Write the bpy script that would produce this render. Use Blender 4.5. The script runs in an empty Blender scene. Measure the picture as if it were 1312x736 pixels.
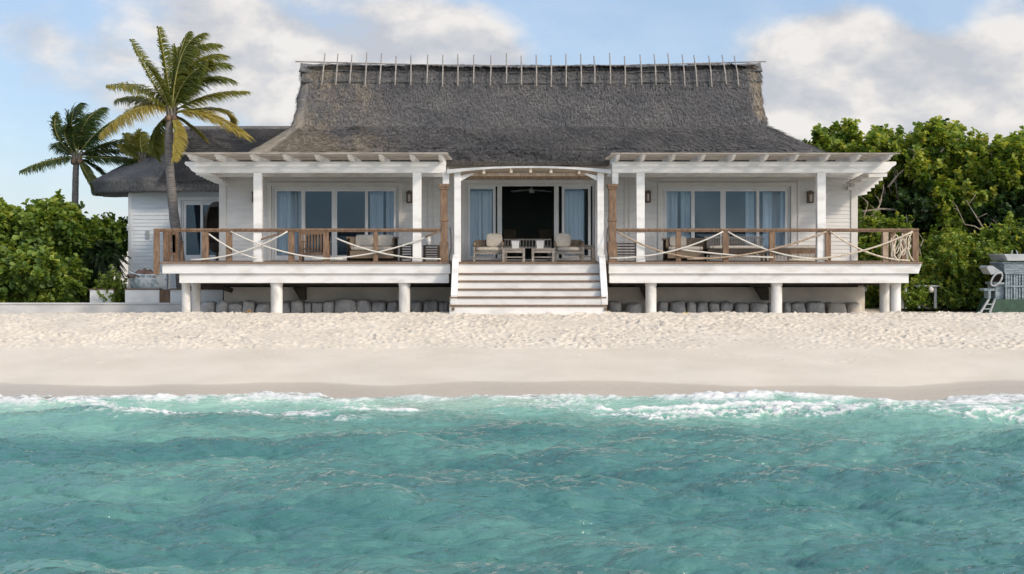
import bpy, math, random
import numpy as np
from mathutils import Vector

random.seed(7)
RNG = np.random.default_rng(11)
R = math.radians
scene = bpy.context.scene
COL = scene.collection

# ---------------------------------------------------------------- camera frame
EYE = 2.07; DIST = 40.0; F = 1720.0; CX = 656.0; HY = 314.0
def sc(Y): return (DIST + Y) / F
def X(px, Y=0.0): return (px - CX) * sc(Y)
def Z(py, Y=0.0): return EYE - (py - HY) * sc(Y)
def P(px, py, Y=0.0): return np.array([X(px, Y), Y, Z(py, Y)])

# ---------------------------------------------------------------- noise
def _hash(ix, iy, seed):
    h = (ix.astype(np.int64) * 374761393 + iy.astype(np.int64) * 668265263 + seed * 2147483647) & 0xffffffff
    h = ((h ^ (h >> 13)) * 1274126177) & 0xffffffff
    return ((h ^ (h >> 16)) & 0xffff) / 65535.0
def vnoise(x, y, seed=0):
    x = np.asarray(x, float); y = np.asarray(y, float)
    x0 = np.floor(x); y0 = np.floor(y); fx = x - x0; fy = y - y0
    fx = fx * fx * (3 - 2 * fx); fy = fy * fy * (3 - 2 * fy)
    a = _hash(x0, y0, seed); b = _hash(x0 + 1, y0, seed); c = _hash(x0, y0 + 1, seed); d = _hash(x0 + 1, y0 + 1, seed)
    return (a * (1 - fx) + b * fx) * (1 - fy) + (c * (1 - fx) + d * fx) * fy
def fbm(x, y, oct=4, seed=0):
    s = 0; a = .5; t = 0
    for o in range(oct):
        s = s + a * vnoise(x * 2 ** o + 17.3 * o, y * 2 ** o - 9.1 * o, seed + o); t += a; a *= .5
    return s / t
def sstep(a, b, x):
    t = np.clip((x - a) / (b - a), 0, 1); return t * t * (3 - 2 * t)

# ---------------------------------------------------------------- materials
def new_mat(name):
    m = bpy.data.materials.new(name); m.use_nodes = True
    nt = m.node_tree; nt.nodes.clear()
    out = nt.nodes.new('ShaderNodeOutputMaterial'); b = nt.nodes.new('ShaderNodeBsdfPrincipled')
    nt.links.new(b.outputs[0], out.inputs[0])
    return m, nt, b, out
def N(nt, t, **kw):
    n = nt.nodes.new(t)
    for k, v in kw.items():
        if k.startswith('i_'):
            key = k[2:]; key = int(key) if key.isdigit() else key.replace('_', ' ')
            n.inputs[key].default_value = v
        else: setattr(n, k, v)
    return n
def ramp(nt, fac, stops, interp='LINEAR'):
    r = nt.nodes.new('ShaderNodeValToRGB'); r.color_ramp.interpolation = interp
    e = r.color_ramp.elements
    while len(e) < len(stops): e.new(.5)
    for i, (p, c) in enumerate(stops):
        e[i].position = p; e[i].color = tuple(c) + ((1,) if len(c) == 3 else ())
    nt.links.new(fac, r.inputs[0]); return r
def coords(nt, scale=(1, 1, 1)):
    tc = N(nt, 'ShaderNodeTexCoord'); mp = N(nt, 'ShaderNodeMapping'); mp.inputs['Scale'].default_value = scale
    g = N(nt, 'ShaderNodeNewGeometry')
    nt.links.new(g.outputs['Position'], mp.inputs[0]); return mp.outputs[0]
def noisy(name, c0, c1, scale=(1, 1, 1), ns=4.0, rough=.6, bump=.0, bscale=None, detail=6, p0=.3, p1=.7, bdist=.02, spec=.5):
    m, nt, b, out = new_mat(name)
    v = coords(nt, scale); n = N(nt, 'ShaderNodeTexNoise', i_Scale=ns, i_Detail=detail)
    nt.links.new(v, n.inputs['Vector'])
    r = ramp(nt, n.outputs[0], [(p0, c0), (p1, c1)]); nt.links.new(r.outputs[0], b.inputs['Base Color'])
    b.inputs['Roughness'].default_value = rough; b.inputs['Specular IOR Level'].default_value = spec
    if bump:
        v2 = coords(nt, bscale or scale); n2 = N(nt, 'ShaderNodeTexNoise', i_Scale=ns * 4, i_Detail=5)
        nt.links.new(v2, n2.inputs['Vector'])
        bp = N(nt, 'ShaderNodeBump', i_Strength=bump, i_Distance=bdist); nt.links.new(n2.outputs[0], bp.inputs['Height'])
        nt.links.new(bp.outputs[0], b.inputs['Normal'])
    return m

M = {}
M['white'] = noisy('white_paint', (.55, .53, .50), (.80, .79, .765), (1.2, 1, 3), 1.1, .5, .3, detail=10, p0=.22, p1=.52)
M['siding'] = noisy('white_siding', (.72, .70, .67), (.84, .825, .79), (.5, .5, 4), 2.5, .55, .12)
M['bluesiding'] = noisy('pale_siding', (.60, .64, .67), (.72, .755, .78), (.5, .5, 4), 2.5, .55, .12)
M['trim'] = noisy('cream_trim', (.72, .69, .64), (.82, .79, .74), (1, 1, 1), 2, .5, .05)
M['vinyl'] = noisy('white_frame', (.72, .72, .71), (.80, .80, .79), (1, 1, 1), 2, .35)
M['wood'] = noisy('weathered_brown_wood', (.12, .072, .043), (.27, .17, .105), (3, 3, .8), 5, .7, .4)
M['woodlight'] = noisy('sun_bleached_wood', (.27, .19, .13), (.48, .37, .27), (3, 3, .8), 5, .75, .4)
M['greywood'] = noisy('grey_wood', (.20, .175, .15), (.42, .38, .33), (.6, 4, 4), 4, .8, .4)
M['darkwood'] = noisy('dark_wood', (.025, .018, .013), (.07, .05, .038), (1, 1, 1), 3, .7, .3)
M['deckboard'] = noisy('deck_boards', (.17, .11, .075), (.30, .21, .15), (6, .6, 1), 4, .7, .3)
M['concrete'] = noisy('pale_concrete', (.42, .42, .41), (.60, .595, .575), (1, 1, 2), 1.2, .85, .5)
M['column'] = noisy('white_concrete', (.50, .48, .44), (.76, .745, .715), (2, 2, 1), 2.0, .75, .5, detail=10, p0=.28, p1=.55)
M['plaster'] = noisy('cream_plaster', (.56, .51, .43), (.74, .68, .59), (1, 1, 1.5), 1.2, .85, .5)
M['rock'] = noisy('grey_rock', (.42, .41, .40), (.72, .70, .66), (1, 1, 1), 3, .9, 1.0, bdist=.05)
M['rope'] = noisy('white_rope', (.55, .52, .46), (.76, .73, .67), (8, 8, 8), 6, .8, .4)
M['drift'] = noisy('driftwood', (.48, .40, .30), (.70, .62, .50), (4, 4, 4), 4, .8, .4)
M['curtain'] = noisy('sheer_curtain', (.62, .66, .68), (.78, .81, .82), (3, 3, .3), 3, .8)
M['cushion'] = noisy('cream_cushion', (.42, .38, .32), (.58, .53, .46), (6, 6, 6), 4, .9, .3)
M['wicker'] = noisy('wicker', (.13, .095, .065), (.36, .28, .20), (30, 30, 30), 2, .8, .8)
M['bronze'] = noisy('bronze', (.10, .055, .03), (.20, .12, .07), (5, 5, 5), 3, .45)
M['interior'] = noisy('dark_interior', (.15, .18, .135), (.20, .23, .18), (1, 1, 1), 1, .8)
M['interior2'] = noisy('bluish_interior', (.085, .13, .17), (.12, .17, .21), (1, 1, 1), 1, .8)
M['bluegrey'] = noisy('blue_grey_boards', (.10, .15, .18), (.36, .42, .44), (1.5, 3, 9), 3, .75, .4)
M['greenpanel'] = noisy('dark_green_panel', (.018, .05, .03), (.035, .085, .05), (2, 2, 2), 3, .6, .2)
M['bark'] = noisy('bark', (.10, .085, .07), (.28, .245, .21), (6, 6, 1.5), 4, .9, .8)
M['palmbark'] = noisy('palm_bark', (.11, .10, .095), (.27, .25, .235), (2, 2, 14), 2.5, .9, .9)
M['twig'] = noisy('pale_dead_branch', (.20, .16, .12), (.42, .35, .28), (5, 5, 5), 4, .9, .4)
M['boat'] = noisy('flaking_white_boat_paint', (.42, .50, .54), (.74, .78, .79), (2, 2, 2), 4, .6, .3, p0=.42, p1=.5)
M['tarp'] = noisy('brown_cloth', (.13, .075, .055), (.27, .17, .13), (2, 2, 2), 3, .9, .5)
M['metal'] = noisy('grey_metal', (.30, .32, .33), (.45, .47, .48), (2, 2, 2), 3, .45)
M['glow'] = noisy('lantern_glass', (.55, .50, .42), (.65, .60, .52), (2, 2, 2), 3, .2)
M['yellow'] = noisy('yellow_petal', (.6, .45, .03), (.8, .6, .06), (9, 9, 9), 3, .7)
M['dryleaf'] = noisy('dry_leaf', (.28, .15, .06), (.45, .27, .12), (9, 9, 9), 3, .7)
M['fan'] = noisy('fan_white', (.75, .75, .72), (.82, .82, .8), (2, 2, 2), 3, .4)

M['canopy'] = noisy('weathered_canopy_edge', (.40, .42, .43), (.66, .65, .62), (1, 1, 4), 2.5, .6, .3)
def glass_mat():
    m, nt, b, out = new_mat('window_glass'); nt.nodes.remove(b)
    tr = N(nt, 'ShaderNodeBsdfTransparent'); tr.inputs[0].default_value = (.93, .96, .98, 1)
    gl = N(nt, 'ShaderNodeBsdfGlossy'); gl.inputs['Roughness'].default_value = .02; gl.inputs[0].default_value = (.62, .82, 1, 1)
    fr = N(nt, 'ShaderNodeFresnel', i_IOR=1.5)
    mx = N(nt, 'ShaderNodeMixShader'); nt.links.new(fr.outputs[0], mx.inputs[0])
    nt.links.new(tr.outputs[0], mx.inputs[1]); nt.links.new(gl.outputs[0], mx.inputs[2]); nt.links.new(mx.outputs[0], out.inputs[0])
    return m
M['glass'] = glass_mat()

def leaf_mat(name, stops, rough=.45, trans=.35):
    m, nt, b, out = new_mat(name)
    a = N(nt, 'ShaderNodeAttribute', attribute_name='tint')
    r = ramp(nt, a.outputs['Fac'], stops); nt.links.new(r.outputs[0], b.inputs['Base Color'])
    b.inputs['Roughness'].default_value = rough; b.inputs['Specular IOR Level'].default_value = .35
    t = N(nt, 'ShaderNodeBsdfTranslucent'); mx = N(nt, 'ShaderNodeMixShader'); mx.inputs[0].default_value = trans
    hs = N(nt, 'ShaderNodeHueSaturation', i_Value=1.7, i_Saturation=1.1); hs.inputs['Hue'].default_value = .485
    nt.links.new(r.outputs[0], hs.inputs['Color']); nt.links.new(hs.outputs[0], t.inputs[0])
    nt.links.new(b.outputs[0], mx.inputs[1]); nt.links.new(t.outputs[0], mx.inputs[2]); nt.links.new(mx.outputs[0], out.inputs[0])
    return m
M['leaf'] = leaf_mat('sea_grape_leaf', [(0, (.035, .070, .016)), (.4, (.10, .175, .028)), (.75, (.21, .29, .042)), (1, (.38, .40, .07))])
M['leafbright'] = leaf_mat('bright_sea_grape_leaf', [(0, (.04, .08, .020)), (.4, (.105, .175, .034)), (.75, (.22, .30, .05)), (1, (.38, .42, .08))])
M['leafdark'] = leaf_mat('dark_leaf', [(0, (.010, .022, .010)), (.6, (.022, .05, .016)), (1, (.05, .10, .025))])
M['palmleaf'] = leaf_mat('palm_leaf', [(0, (.03, .05, .015)), (.4, (.075, .11, .02)), (.75, (.19, .20, .032)), (1, (.38, .31, .07))], trans=.4)
M['palmdark'] = leaf_mat('palm_leaf_deep', [(0, (.018, .038, .014)), (.5, (.045, .085, .022)), (1, (.17, .18, .04))], trans=.35)

def thatch_mat(name, patches=True, dark=1.4):
    m, nt, b, out = new_mat(name)
    v = coords(nt, (4.5, 4.5, 1.3)); n = N(nt, 'ShaderNodeTexNoise', i_Scale=5, i_Detail=8, i_Roughness=1.0); nt.links.new(v, n.inputs['Vector'])
    v2 = coords(nt, (1, 1, 1)); n2 = N(nt, 'ShaderNodeTexNoise', i_Scale=.9, i_Detail=4); nt.links.new(v2, n2.inputs['Vector'])
    d = dark
    base = ramp(nt, n.outputs[0], [(.36, (.040*d, .040*d, .044*d)), (.5, (.135*d, .132*d, .132*d)), (.64, (.40*d, .385*d, .36*d))])
    big = ramp(nt, n2.outputs[0], [(.3, (.75, .76, .8)), (.7, (1.15, 1.12, 1.08))])
    mul = N(nt, 'ShaderNodeMix', data_type='RGBA', blend_type='MULTIPLY'); mul.inputs[0].default_value = 1
    nt.links.new(base.outputs[0], mul.inputs[6]); nt.links.new(big.outputs[0], mul.inputs[7])
    col = mul.outputs[2]
    if patches:   # straw-coloured patches on the left half
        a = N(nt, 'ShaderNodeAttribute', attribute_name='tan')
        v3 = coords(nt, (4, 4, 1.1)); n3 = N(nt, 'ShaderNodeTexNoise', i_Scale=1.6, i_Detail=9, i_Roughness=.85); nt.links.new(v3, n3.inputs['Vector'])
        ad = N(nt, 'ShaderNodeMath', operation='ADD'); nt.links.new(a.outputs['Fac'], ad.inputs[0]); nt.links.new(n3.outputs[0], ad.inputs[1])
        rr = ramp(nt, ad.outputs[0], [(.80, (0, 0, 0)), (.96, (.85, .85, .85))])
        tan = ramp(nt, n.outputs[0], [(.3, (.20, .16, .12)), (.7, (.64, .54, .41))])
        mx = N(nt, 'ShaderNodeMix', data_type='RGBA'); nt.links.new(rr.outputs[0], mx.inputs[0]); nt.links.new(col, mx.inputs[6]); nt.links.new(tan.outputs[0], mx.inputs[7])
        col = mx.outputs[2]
    nt.links.new(col, b.inputs['Base Color']); b.inputs['Roughness'].default_value = .9; b.inputs['Specular IOR Level'].default_value = .2
    v4 = coords(nt, (22, 22, 3)); n4 = N(nt, 'ShaderNodeTexNoise', i_Scale=3, i_Detail=4); nt.links.new(v4, n4.inputs['Vector'])
    bp = N(nt, 'ShaderNodeBump', i_Strength=.9, i_Distance=.05); nt.links.new(n4.outputs[0], bp.inputs['Height']); nt.links.new(bp.outputs[0], b.inputs['Normal'])
    return m
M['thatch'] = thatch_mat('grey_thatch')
M['thatch2'] = thatch_mat('dark_grey_thatch', False, 1.25)

# ---------------------------------------------------------------- mesh builder
class MB:
    def __init__(s): s.v = []; s.f = []
    def add(s, vs, fs):
        o = len(s.v); s.v.extend([tuple(map(float, p)) for p in vs]); s.f.extend([tuple(i + o for i in f) for f in fs]); return s
    def box(s, x0, x1, y0, y1, z0, z1):
        x0, x1 = sorted((x0, x1)); y0, y1 = sorted((y0, y1)); z0, z1 = sorted((z0, z1))
        return s.add([(x0, y0, z0), (x1, y0, z0), (x1, y1, z0), (x0, y1, z0), (x0, y0, z1), (x1, y0, z1), (x1, y1, z1), (x0, y1, z1)],
                     [(0, 3, 2, 1), (4, 5, 6, 7), (0, 1, 5, 4), (1, 2, 6, 5), (2, 3, 7, 6), (3, 0, 4, 7)])
    def prism(s, poly, axis, a, b):
        # poly: 2D points in the plane orthogonal to axis; extruded from a to b
        n = len(poly)
        def mk(p, t):
            return {'y': (p[0], t, p[1]), 'x': (t, p[0], p[1]), 'z': (p[0], p[1], t)}[axis]
        vs = [mk(p, a) for p in poly] + [mk(p, b) for p in poly]
        fs = [tuple(range(n)), tuple(range(2 * n - 1, n - 1, -1))] + [(i, i + n, (i + 1) % n + n, (i + 1) % n) for i in range(n)]
        return s.add(vs, fs)
    def tube(s, pts, rad, n=8, cap=True):
        pts = [Vector(p) for p in pts]; m = len(pts)
        if not hasattr(rad, '__len__'): rad = [rad] * m
        up = None; vs = []
        for i in range(m):
            t = (pts[min(i + 1, m - 1)] - pts[max(i - 1, 0)]).normalized()
            if up is None: up = Vector((0, 0, 1)) if abs(t.z) < .9 else Vector((0, 1, 0))
            a = t.cross(up).normalized(); b_ = a.cross(t).normalized(); up = b_
            for k in range(n):
                th = 2 * math.pi * k / n; vs.append(pts[i] + (a * math.cos(th) + b_ * math.sin(th)) * rad[i])
        fs = [(i * n + k, i * n + (k + 1) % n, (i + 1) * n + (k + 1) % n, (i + 1) * n + k) for i in range(m - 1) for k in range(n)]
        if cap: fs += [tuple(range(n - 1, -1, -1)), tuple((m - 1) * n + k for k in range(n))]
        return s.add(vs, fs)
    def lathe(s, cx, cy, prof, n=20):
        vs = [(cx + r * math.cos(2 * math.pi * k / n), cy + r * math.sin(2 * math.pi * k / n), z) for r, z in prof for k in range(n)]
        m = len(prof)
        fs = [(i * n + k, i * n + (k + 1) % n, (i + 1) * n + (k + 1) % n, (i + 1) * n + k) for i in range(m - 1) for k in range(n)]
        fs += [tuple(range(n - 1, -1, -1)), tuple((m - 1) * n + k for k in range(n))]
        return s.add(vs, fs)
    def beam(s, a, b, w, h):
        a = Vector(a); b = Vector(b); t = (b - a).normalized(); up = Vector((0, 0, 1)) if abs(t.z) < .95 else Vector((0, 1, 0))
        r_ = t.cross(up).normalized() * w / 2; u = r_.cross(t).normalized() * h / 2
        vs = [a - r_ - u, a + r_ - u, a + r_ + u, a - r_ + u, b - r_ - u, b + r_ - u, b + r_ + u, b - r_ + u]
        return s.add(vs, [(0, 1, 2, 3), (4, 7, 6, 5), (0, 4, 5, 1), (1, 5, 6, 2), (2, 6, 7, 3), (3, 7, 4, 0)])

def set_props(o, label=None, cat=None, group=None, kind=None):
    if label: o['label'] = label
    if cat: o['category'] = cat
    if group: o['group'] = group
    if kind: o['kind'] = kind
    return o
ORG = {}
def root_of(o):
    while o.parent: o = o.parent
    return o
def np_mesh(name, verts, faces, mat, parent=None, smooth=False, attrs=None, origin=None):
    """verts (n,3) array; faces: array (m,k) or a list of tuples"""
    verts = np.asarray(verts, dtype=np.float32)
    if parent is not None: org = np.array(ORG[root_of(parent).name])
    elif origin is not None: org = np.array(origin)
    else: org = np.zeros(3)
    verts = verts - org.astype(np.float32)
    me = bpy.data.meshes.new(name)
    if isinstance(faces, np.ndarray):
        m, k = faces.shape
        me.vertices.add(len(verts)); me.vertices.foreach_set('co', verts.ravel())
        me.loops.add(m * k); me.loops.foreach_set('vertex_index', faces.astype(np.int32).ravel())
        me.polygons.add(m); me.polygons.foreach_set('loop_start', np.arange(0, m * k, k, dtype=np.int32))
        me.update(calc_edges=True)
    else:
        me.from_pydata(verts.tolist(), [], faces); me.update()
    if smooth: me.polygons.foreach_set('use_smooth', np.ones(len(me.polygons), dtype=bool))
    for k_, a in (attrs or {}).items():
        at = me.attributes.new(k_, 'FLOAT', 'POINT'); at.data.foreach_set('value', np.asarray(a, dtype=np.float32))
    me.materials.append(mat)
    o = bpy.data.objects.new(name, me); COL.objects.link(o)
    if parent is not None: o.parent = parent
    else: o.location = org; ORG[o.name] = tuple(org)
    return o
def part(name, mb, mat, parent=None, bevel=0, smooth=False, origin=None, label=None):
    o = np_mesh(name, np.array(mb.v), mb.f, M[mat] if isinstance(mat, str) else mat, parent, smooth, origin=origin)
    if bevel:
        md = o.modifiers.new('b', 'BEVEL'); md.width = bevel; md.segments = 1; md.limit_method = 'ANGLE'
    if label: o['label'] = label
    return o
def thing(name, label, cat, loc, group=None):
    o = bpy.data.objects.new(name, None); COL.objects.link(o); o.location = loc; o.empty_display_size = .3
    ORG[o.name] = tuple(loc); return set_props(o, label, cat, group)
def copy_tree(o, parent=None, loc=None, label=None):
    c = o.copy(); COL.objects.link(c); c.parent = parent
    if loc is not None: c.location = loc
    if label: c['label'] = label
    for ch in [q for q in COL.objects if q.parent == o]: copy_tree(ch, c)
    return c
def smooth_by_angle(o, ang=40):
    me = o.data
    me.polygons.foreach_set('use_smooth', np.ones(len(me.polygons), dtype=bool))
    try: me.set_sharp_from_angle(angle=R(ang))
    except Exception: pass

# ================================================================ TERRAIN
WZ = -1.155
def base_sand(x, y):
    """smooth beach profile"""
    x = np.asarray(x, float); y = np.asarray(y, float)
    t = np.clip(-1.6 - y, 0, None)
    z = .10 - .121 * t
    z = np.where(t > 14, .10 - .121 * 14 - .08 * (t - 14), z)
    z = np.maximum(z, -6)
    # gentle rounding at the berm top
    k = .5; u = (-1.6 - y)
    z = np.where(np.abs(u) < 1.2, .10 - .121 * ((u + 1.2) ** 2) / 4.8, z)
    z = z - .13 * sstep(-1.3, .3, y) - .09 * sstep(.3, 2.6, y)
    edge = .045 * np.sin(x * .33 + 1.0) + .03 * np.sin(x * .83 + 2) + .02 * np.sin(x * 1.7)
    w = np.exp(-((y + 11) / 2.6) ** 2)
    z = z + edge * w
    return z
def grid_axis(lo, hi, step, far, ratio=1.35):
    core = list(np.arange(lo, hi + 1e-6, step)); out_hi = []; d = step; v = hi
    while v < far[1]: d *= ratio; v += d; out_hi.append(v)
    out_lo = []; d = step; v = lo
    while v > far[0]: d *= ratio; v -= d; out_lo.append(v)
    return np.array(out_lo[::-1] + core + out_hi)
def grid_faces(ny, nx):
    i = np.arange(nx - 1)[None, :] + nx * np.arange(ny - 1)[:, None]
    return np.stack([i, i + 1, i + nx + 1, i + nx], -1).reshape(-1, 4)

gx = grid_axis(-17, 17, .045, (-900, 900)); gy = grid_axis(-12.6, -.4, .036, (-60, 1500))
GX, GY = np.meshgrid(gx, gy)
H = base_sand(GX, GY)
core = (np.abs(GX) < 19)
zone = sstep(-7.6, -4.0, GY + 1.9 * (fbm(GX * .35, GY * .2, 3, 5) - .5) * 2) * core
H += zone * (.04 * (fbm(GX * 1.9, GY * 1.9, 3, 3) - .5) + .03 * (fbm(GX * 7.0, GY * 8.0, 3, 9) - .5))
H += core * (.03 * (fbm(GX * .5, GY * .5, 3, 21) - .5)) * sstep(-11.5, -9, GY)
H += core * .004 * (fbm(GX * 9, GY * 9, 2, 33) - .5) * sstep(-10.5, -8, GY)
# footprints: elongated dimples with a raised rim
nf = 11000
fx = RNG.uniform(-17, 17, nf); fy = -.3 - 6.3 * RNG.random(nf) ** .9
fx = np.concatenate([fx, RNG.uniform(-17, 17, 110)]); fy = np.concatenate([fy, RNG.uniform(-8.4, -6.4, 110)])
fa = RNG.uniform(0, math.pi, len(fx)); fdp = RNG.uniform(.008, .05, len(fx)) * (-.25 + 1.8 * fbm(fx * .5, fy * .6, 3, 17)); fdp[nf:] *= .45
fl = RNG.uniform(.06, .13, len(fx)); fw = RNG.uniform(.035, .065, len(fx))
ix0 = np.searchsorted(gx, -17); iy0 = np.searchsorted(gy, -12.6)
for x_, y_, a_, d_, l_, w_ in zip(fx, fy, fa, fdp, fl, fw):
    i0, i1 = np.searchsorted(gx, [x_ - .36, x_ + .36]); j0, j1 = np.searchsorted(gy, [y_ - .36, y_ + .36])
    dx = gx[i0:i1][None, :] - x_; dy = gy[j0:j1][:, None] - y_
    u = (dx * math.cos(a_) + dy * math.sin(a_)) / l_; v = (-dx * math.sin(a_) + dy * math.cos(a_)) / w_
    r2 = u * u + v * v
    H[j0:j1, i0:i1] += d_ * (-np.exp(-r2 * 1.2) + .55 * np.exp(-(np.sqrt(r2) - 1.55) ** 2 * 5))
# the ground rises slightly into the bush behind the beach
H += .5 * sstep(5, 14, GY) * 1.0

def sand_mat():
    m, nt, b, out = new_mat('sand')
    v = coords(nt, (1, 1, 1))
    n1 = N(nt, 'ShaderNodeTexNoise', i_Scale=.7, i_Detail=5); nt.links.new(v, n1.inputs['Vector'])
    n2 = N(nt, 'ShaderNodeTexNoise', i_Scale=140, i_Detail=3); nt.links.new(v, n2.inputs['Vector'])
    dry = ramp(nt, n1.outputs[0], [(.3, (.63, .56, .465)), (.7, (.72, .645, .545))])
    gr = ramp(nt, n2.outputs[0], [(.3, (.82, .81, .80)), (.7, (1.08, 1.07, 1.06))])
    mul = N(nt, 'ShaderNodeMix', data_type='RGBA', blend_type='MULTIPLY'); mul.inputs[0].default_value = .7
    nt.links.new(dry.outputs[0], mul.inputs[6]); nt.links.new(gr.outputs[0], mul.inputs[7])
    sp = N(nt, 'ShaderNodeTexNoise', i_Scale=5, i_Detail=7, i_Roughness=.75); nt.links.new(v, sp.inputs['Vector'])
    spr = ramp(nt, sp.outputs[0], [(.54, (0, 0, 0)), (.62, (1, 1, 1))])
    zn = N(nt, 'ShaderNodeAttribute', attribute_name='litter')
    spm = N(nt, 'ShaderNodeMath', operation='MULTIPLY'); nt.links.new(spr.outputs[0], spm.inputs[0]); nt.links.new(zn.outputs['Fac'], spm.inputs[1])
    lit = N(nt, 'ShaderNodeMix', data_type='RGBA'); nt.links.new(spm.outputs[0], lit.inputs[0]); nt.links.new(mul.outputs[2], lit.inputs[6]); lit.inputs[7].default_value = (.36, .325, .29, 1)
    wet = N(nt, 'ShaderNodeAttribute', attribute_name='wet')
    mx = N(nt, 'ShaderNodeMix', data_type='RGBA'); nt.links.new(wet.outputs['Fac'], mx.inputs[0])
    nt.links.new(lit.outputs[2], mx.inputs[6]); mx.inputs[7].default_value = (.54, .465, .38, 1)
    nt.links.new(mx.outputs[2], b.inputs['Base Color'])
    rr = N(nt, 'ShaderNodeMapRange'); rr.inputs[3].default_value = .95; rr.inputs[4].default_value = .25
    nt.links.new(wet.outputs['Fac'], rr.inputs[0]); nt.links.new(rr.outputs[0], b.inputs['Roughness'])
    b.inputs['Specular IOR Level'].default_value = .3
    bp = N(nt, 'ShaderNodeBump', i_Strength=.35, i_Distance=.01); nt.links.new(n2.outputs[0], bp.inputs['Height']); nt.links.new(bp.outputs[0], b.inputs['Normal'])
    return m
wetline = -.965 + .07 * (fbm(GX * .25, GX * 0 + 3, 3, 8) - .5) * 2 + .01 * (fbm(GX * 3, GY * 3, 2, 4) - .5)
wet = (1 - sstep(-.012, .012, H - wetline)) * .75 + .25 * (1 - sstep(-.10, .03, H - wetline))
litter = (.75 * zone * (.4 + fbm(GX * .4, GY * .5, 3, 79)) + 1.0 * np.exp(-((GY + 5.6 + .6 * (fbm(GX * .3, GX * 0, 2, 77) - .5)) / .5) ** 2) * sstep(.45, .6, fbm(GX * .3, GY * .3, 2, 78)) * core + .15 * np.exp(-((GY + 7.4) / .6) ** 2) * core)
sand = np_mesh('sandy_beach', np.stack([GX, GY, H], -1).reshape(-1, 3), grid_faces(len(gy), len(gx)), sand_mat(), smooth=True,
               attrs={'wet': wet.ravel(), 'litter': litter.ravel()})
set_props(sand, kind='structure')
soil = MB(); 
# ================================================================ WATER
def fft_ocean(L, n, seed, wind=(0.35, 1.0), V=3.0, amp=1.0, lo=.22):
    r = np.random.default_rng(seed); k = 2 * np.pi * np.fft.fftfreq(n, L / n)
    KX, KY = np.meshgrid(k, k); K = np.sqrt(KX ** 2 + KY ** 2); K[0, 0] = 1e-6
    wv = np.array(wind) / np.hypot(*wind); Lw = V * V / 9.81
    Ph = np.exp(-1 / (K * Lw) ** 2) / K ** 3.35 * ((KX * wv[0] + KY * wv[1]) / K) ** 4 * np.exp(-(K * lo / 6.28) ** 2)
    Ph = Ph * .85 + .15 * np.exp(-1 / (K * Lw) ** 2) / K ** 3.6 * np.exp(-(K * lo / 6.28) ** 2)
    Ph[0, 0] = 0
    h = (r.normal(size=(n, n)) + 1j * r.normal(size=(n, n))) * np.sqrt(Ph)
    z = np.fft.ifft2(h); s = np.std(z.real); 
    dx = np.fft.ifft2(-1j * KX / K * h).real / s; dy = np.fft.ifft2(-1j * KY / K * h).real / s
    return z.real / s * amp, dx * amp, dy * amp
def sample(T, L, x, y):
    n = T.shape[0]; u = np.mod(x / L * n, n); v = np.mod(y / L * n, n)
    i = np.floor(u).astype(int) % n; j = np.floor(v).astype(int) % n; fu = u - np.floor(u); fv = v - np.floor(v)
    i1 = (i + 1) % n; j1 = (j + 1) % n
    return (T[j, i] * (1 - fu) + T[j, i1] * fu) * (1 - fv) + (T[j1, i] * (1 - fu) + T[j1, i1] * fu) * fv
L1 = 37.0; OZ, ODX, ODY = fft_ocean(L1, 1024, 5, (.25, 1), 3.0, 1.0, .10)
wx = grid_axis(-16, 16, .042, (-1200, 1200)); wy = grid_axis(-29.5, -10.2, .042, (-1500, -9.5))
WX, WY = np.meshgrid(wx, wy)
fade = (1 - sstep(16, 30, np.abs(WX))) * sstep(-45, -30, WY)
shore = sstep(-11.2, -19.5, WY)                       # 1 offshore, 0 at the beach
amp = (.014 + .070 * shore) * fade
wz = sample(OZ, L1, WX, WY) * amp
wz += .035 * np.sin(WY * 1.35 + .35 * np.sin(WX * .3) + 1.0) * shore * fade
hx = sample(ODX, L1, WX, WY) * amp * 1.25; hy = sample(ODY, L1, WX, WY) * amp * 1.5
# small swell running up the beach: crest line
crest = -14.8 + .5 * np.sin(WX * .28 + .6) + .35 * (fbm(WX * .4, WX * 0, 3, 61) - .5) * 2
du = WY - crest
ridge_h = .13 * (.55 + .6 * fbm(WX * .18, WX * 0 + 5, 2, 64))
ridge = ridge_h * np.where(du < 0, np.exp(-(du / .9) ** 2), np.exp(-(du / .38) ** 2)) * fade
crest2 = -13.15 + .35 * np.sin(WX * .23 + 2.4) + .4 * (fbm(WX * .5, WX * 0, 3, 91) - .5) * 2
du2 = WY - crest2
pile = .6 * np.exp(-((WX - 4.5) / 2.6) ** 2) + .3 * np.exp(-((WX + 7) / 5) ** 2) + .55
ridge2 = (.06 + .12 * pile) * np.exp(-(du2 / np.where(du2 < 0, .6, .35)) ** 2) * fade
wzz = WZ + wz + ridge + ridge2
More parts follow.
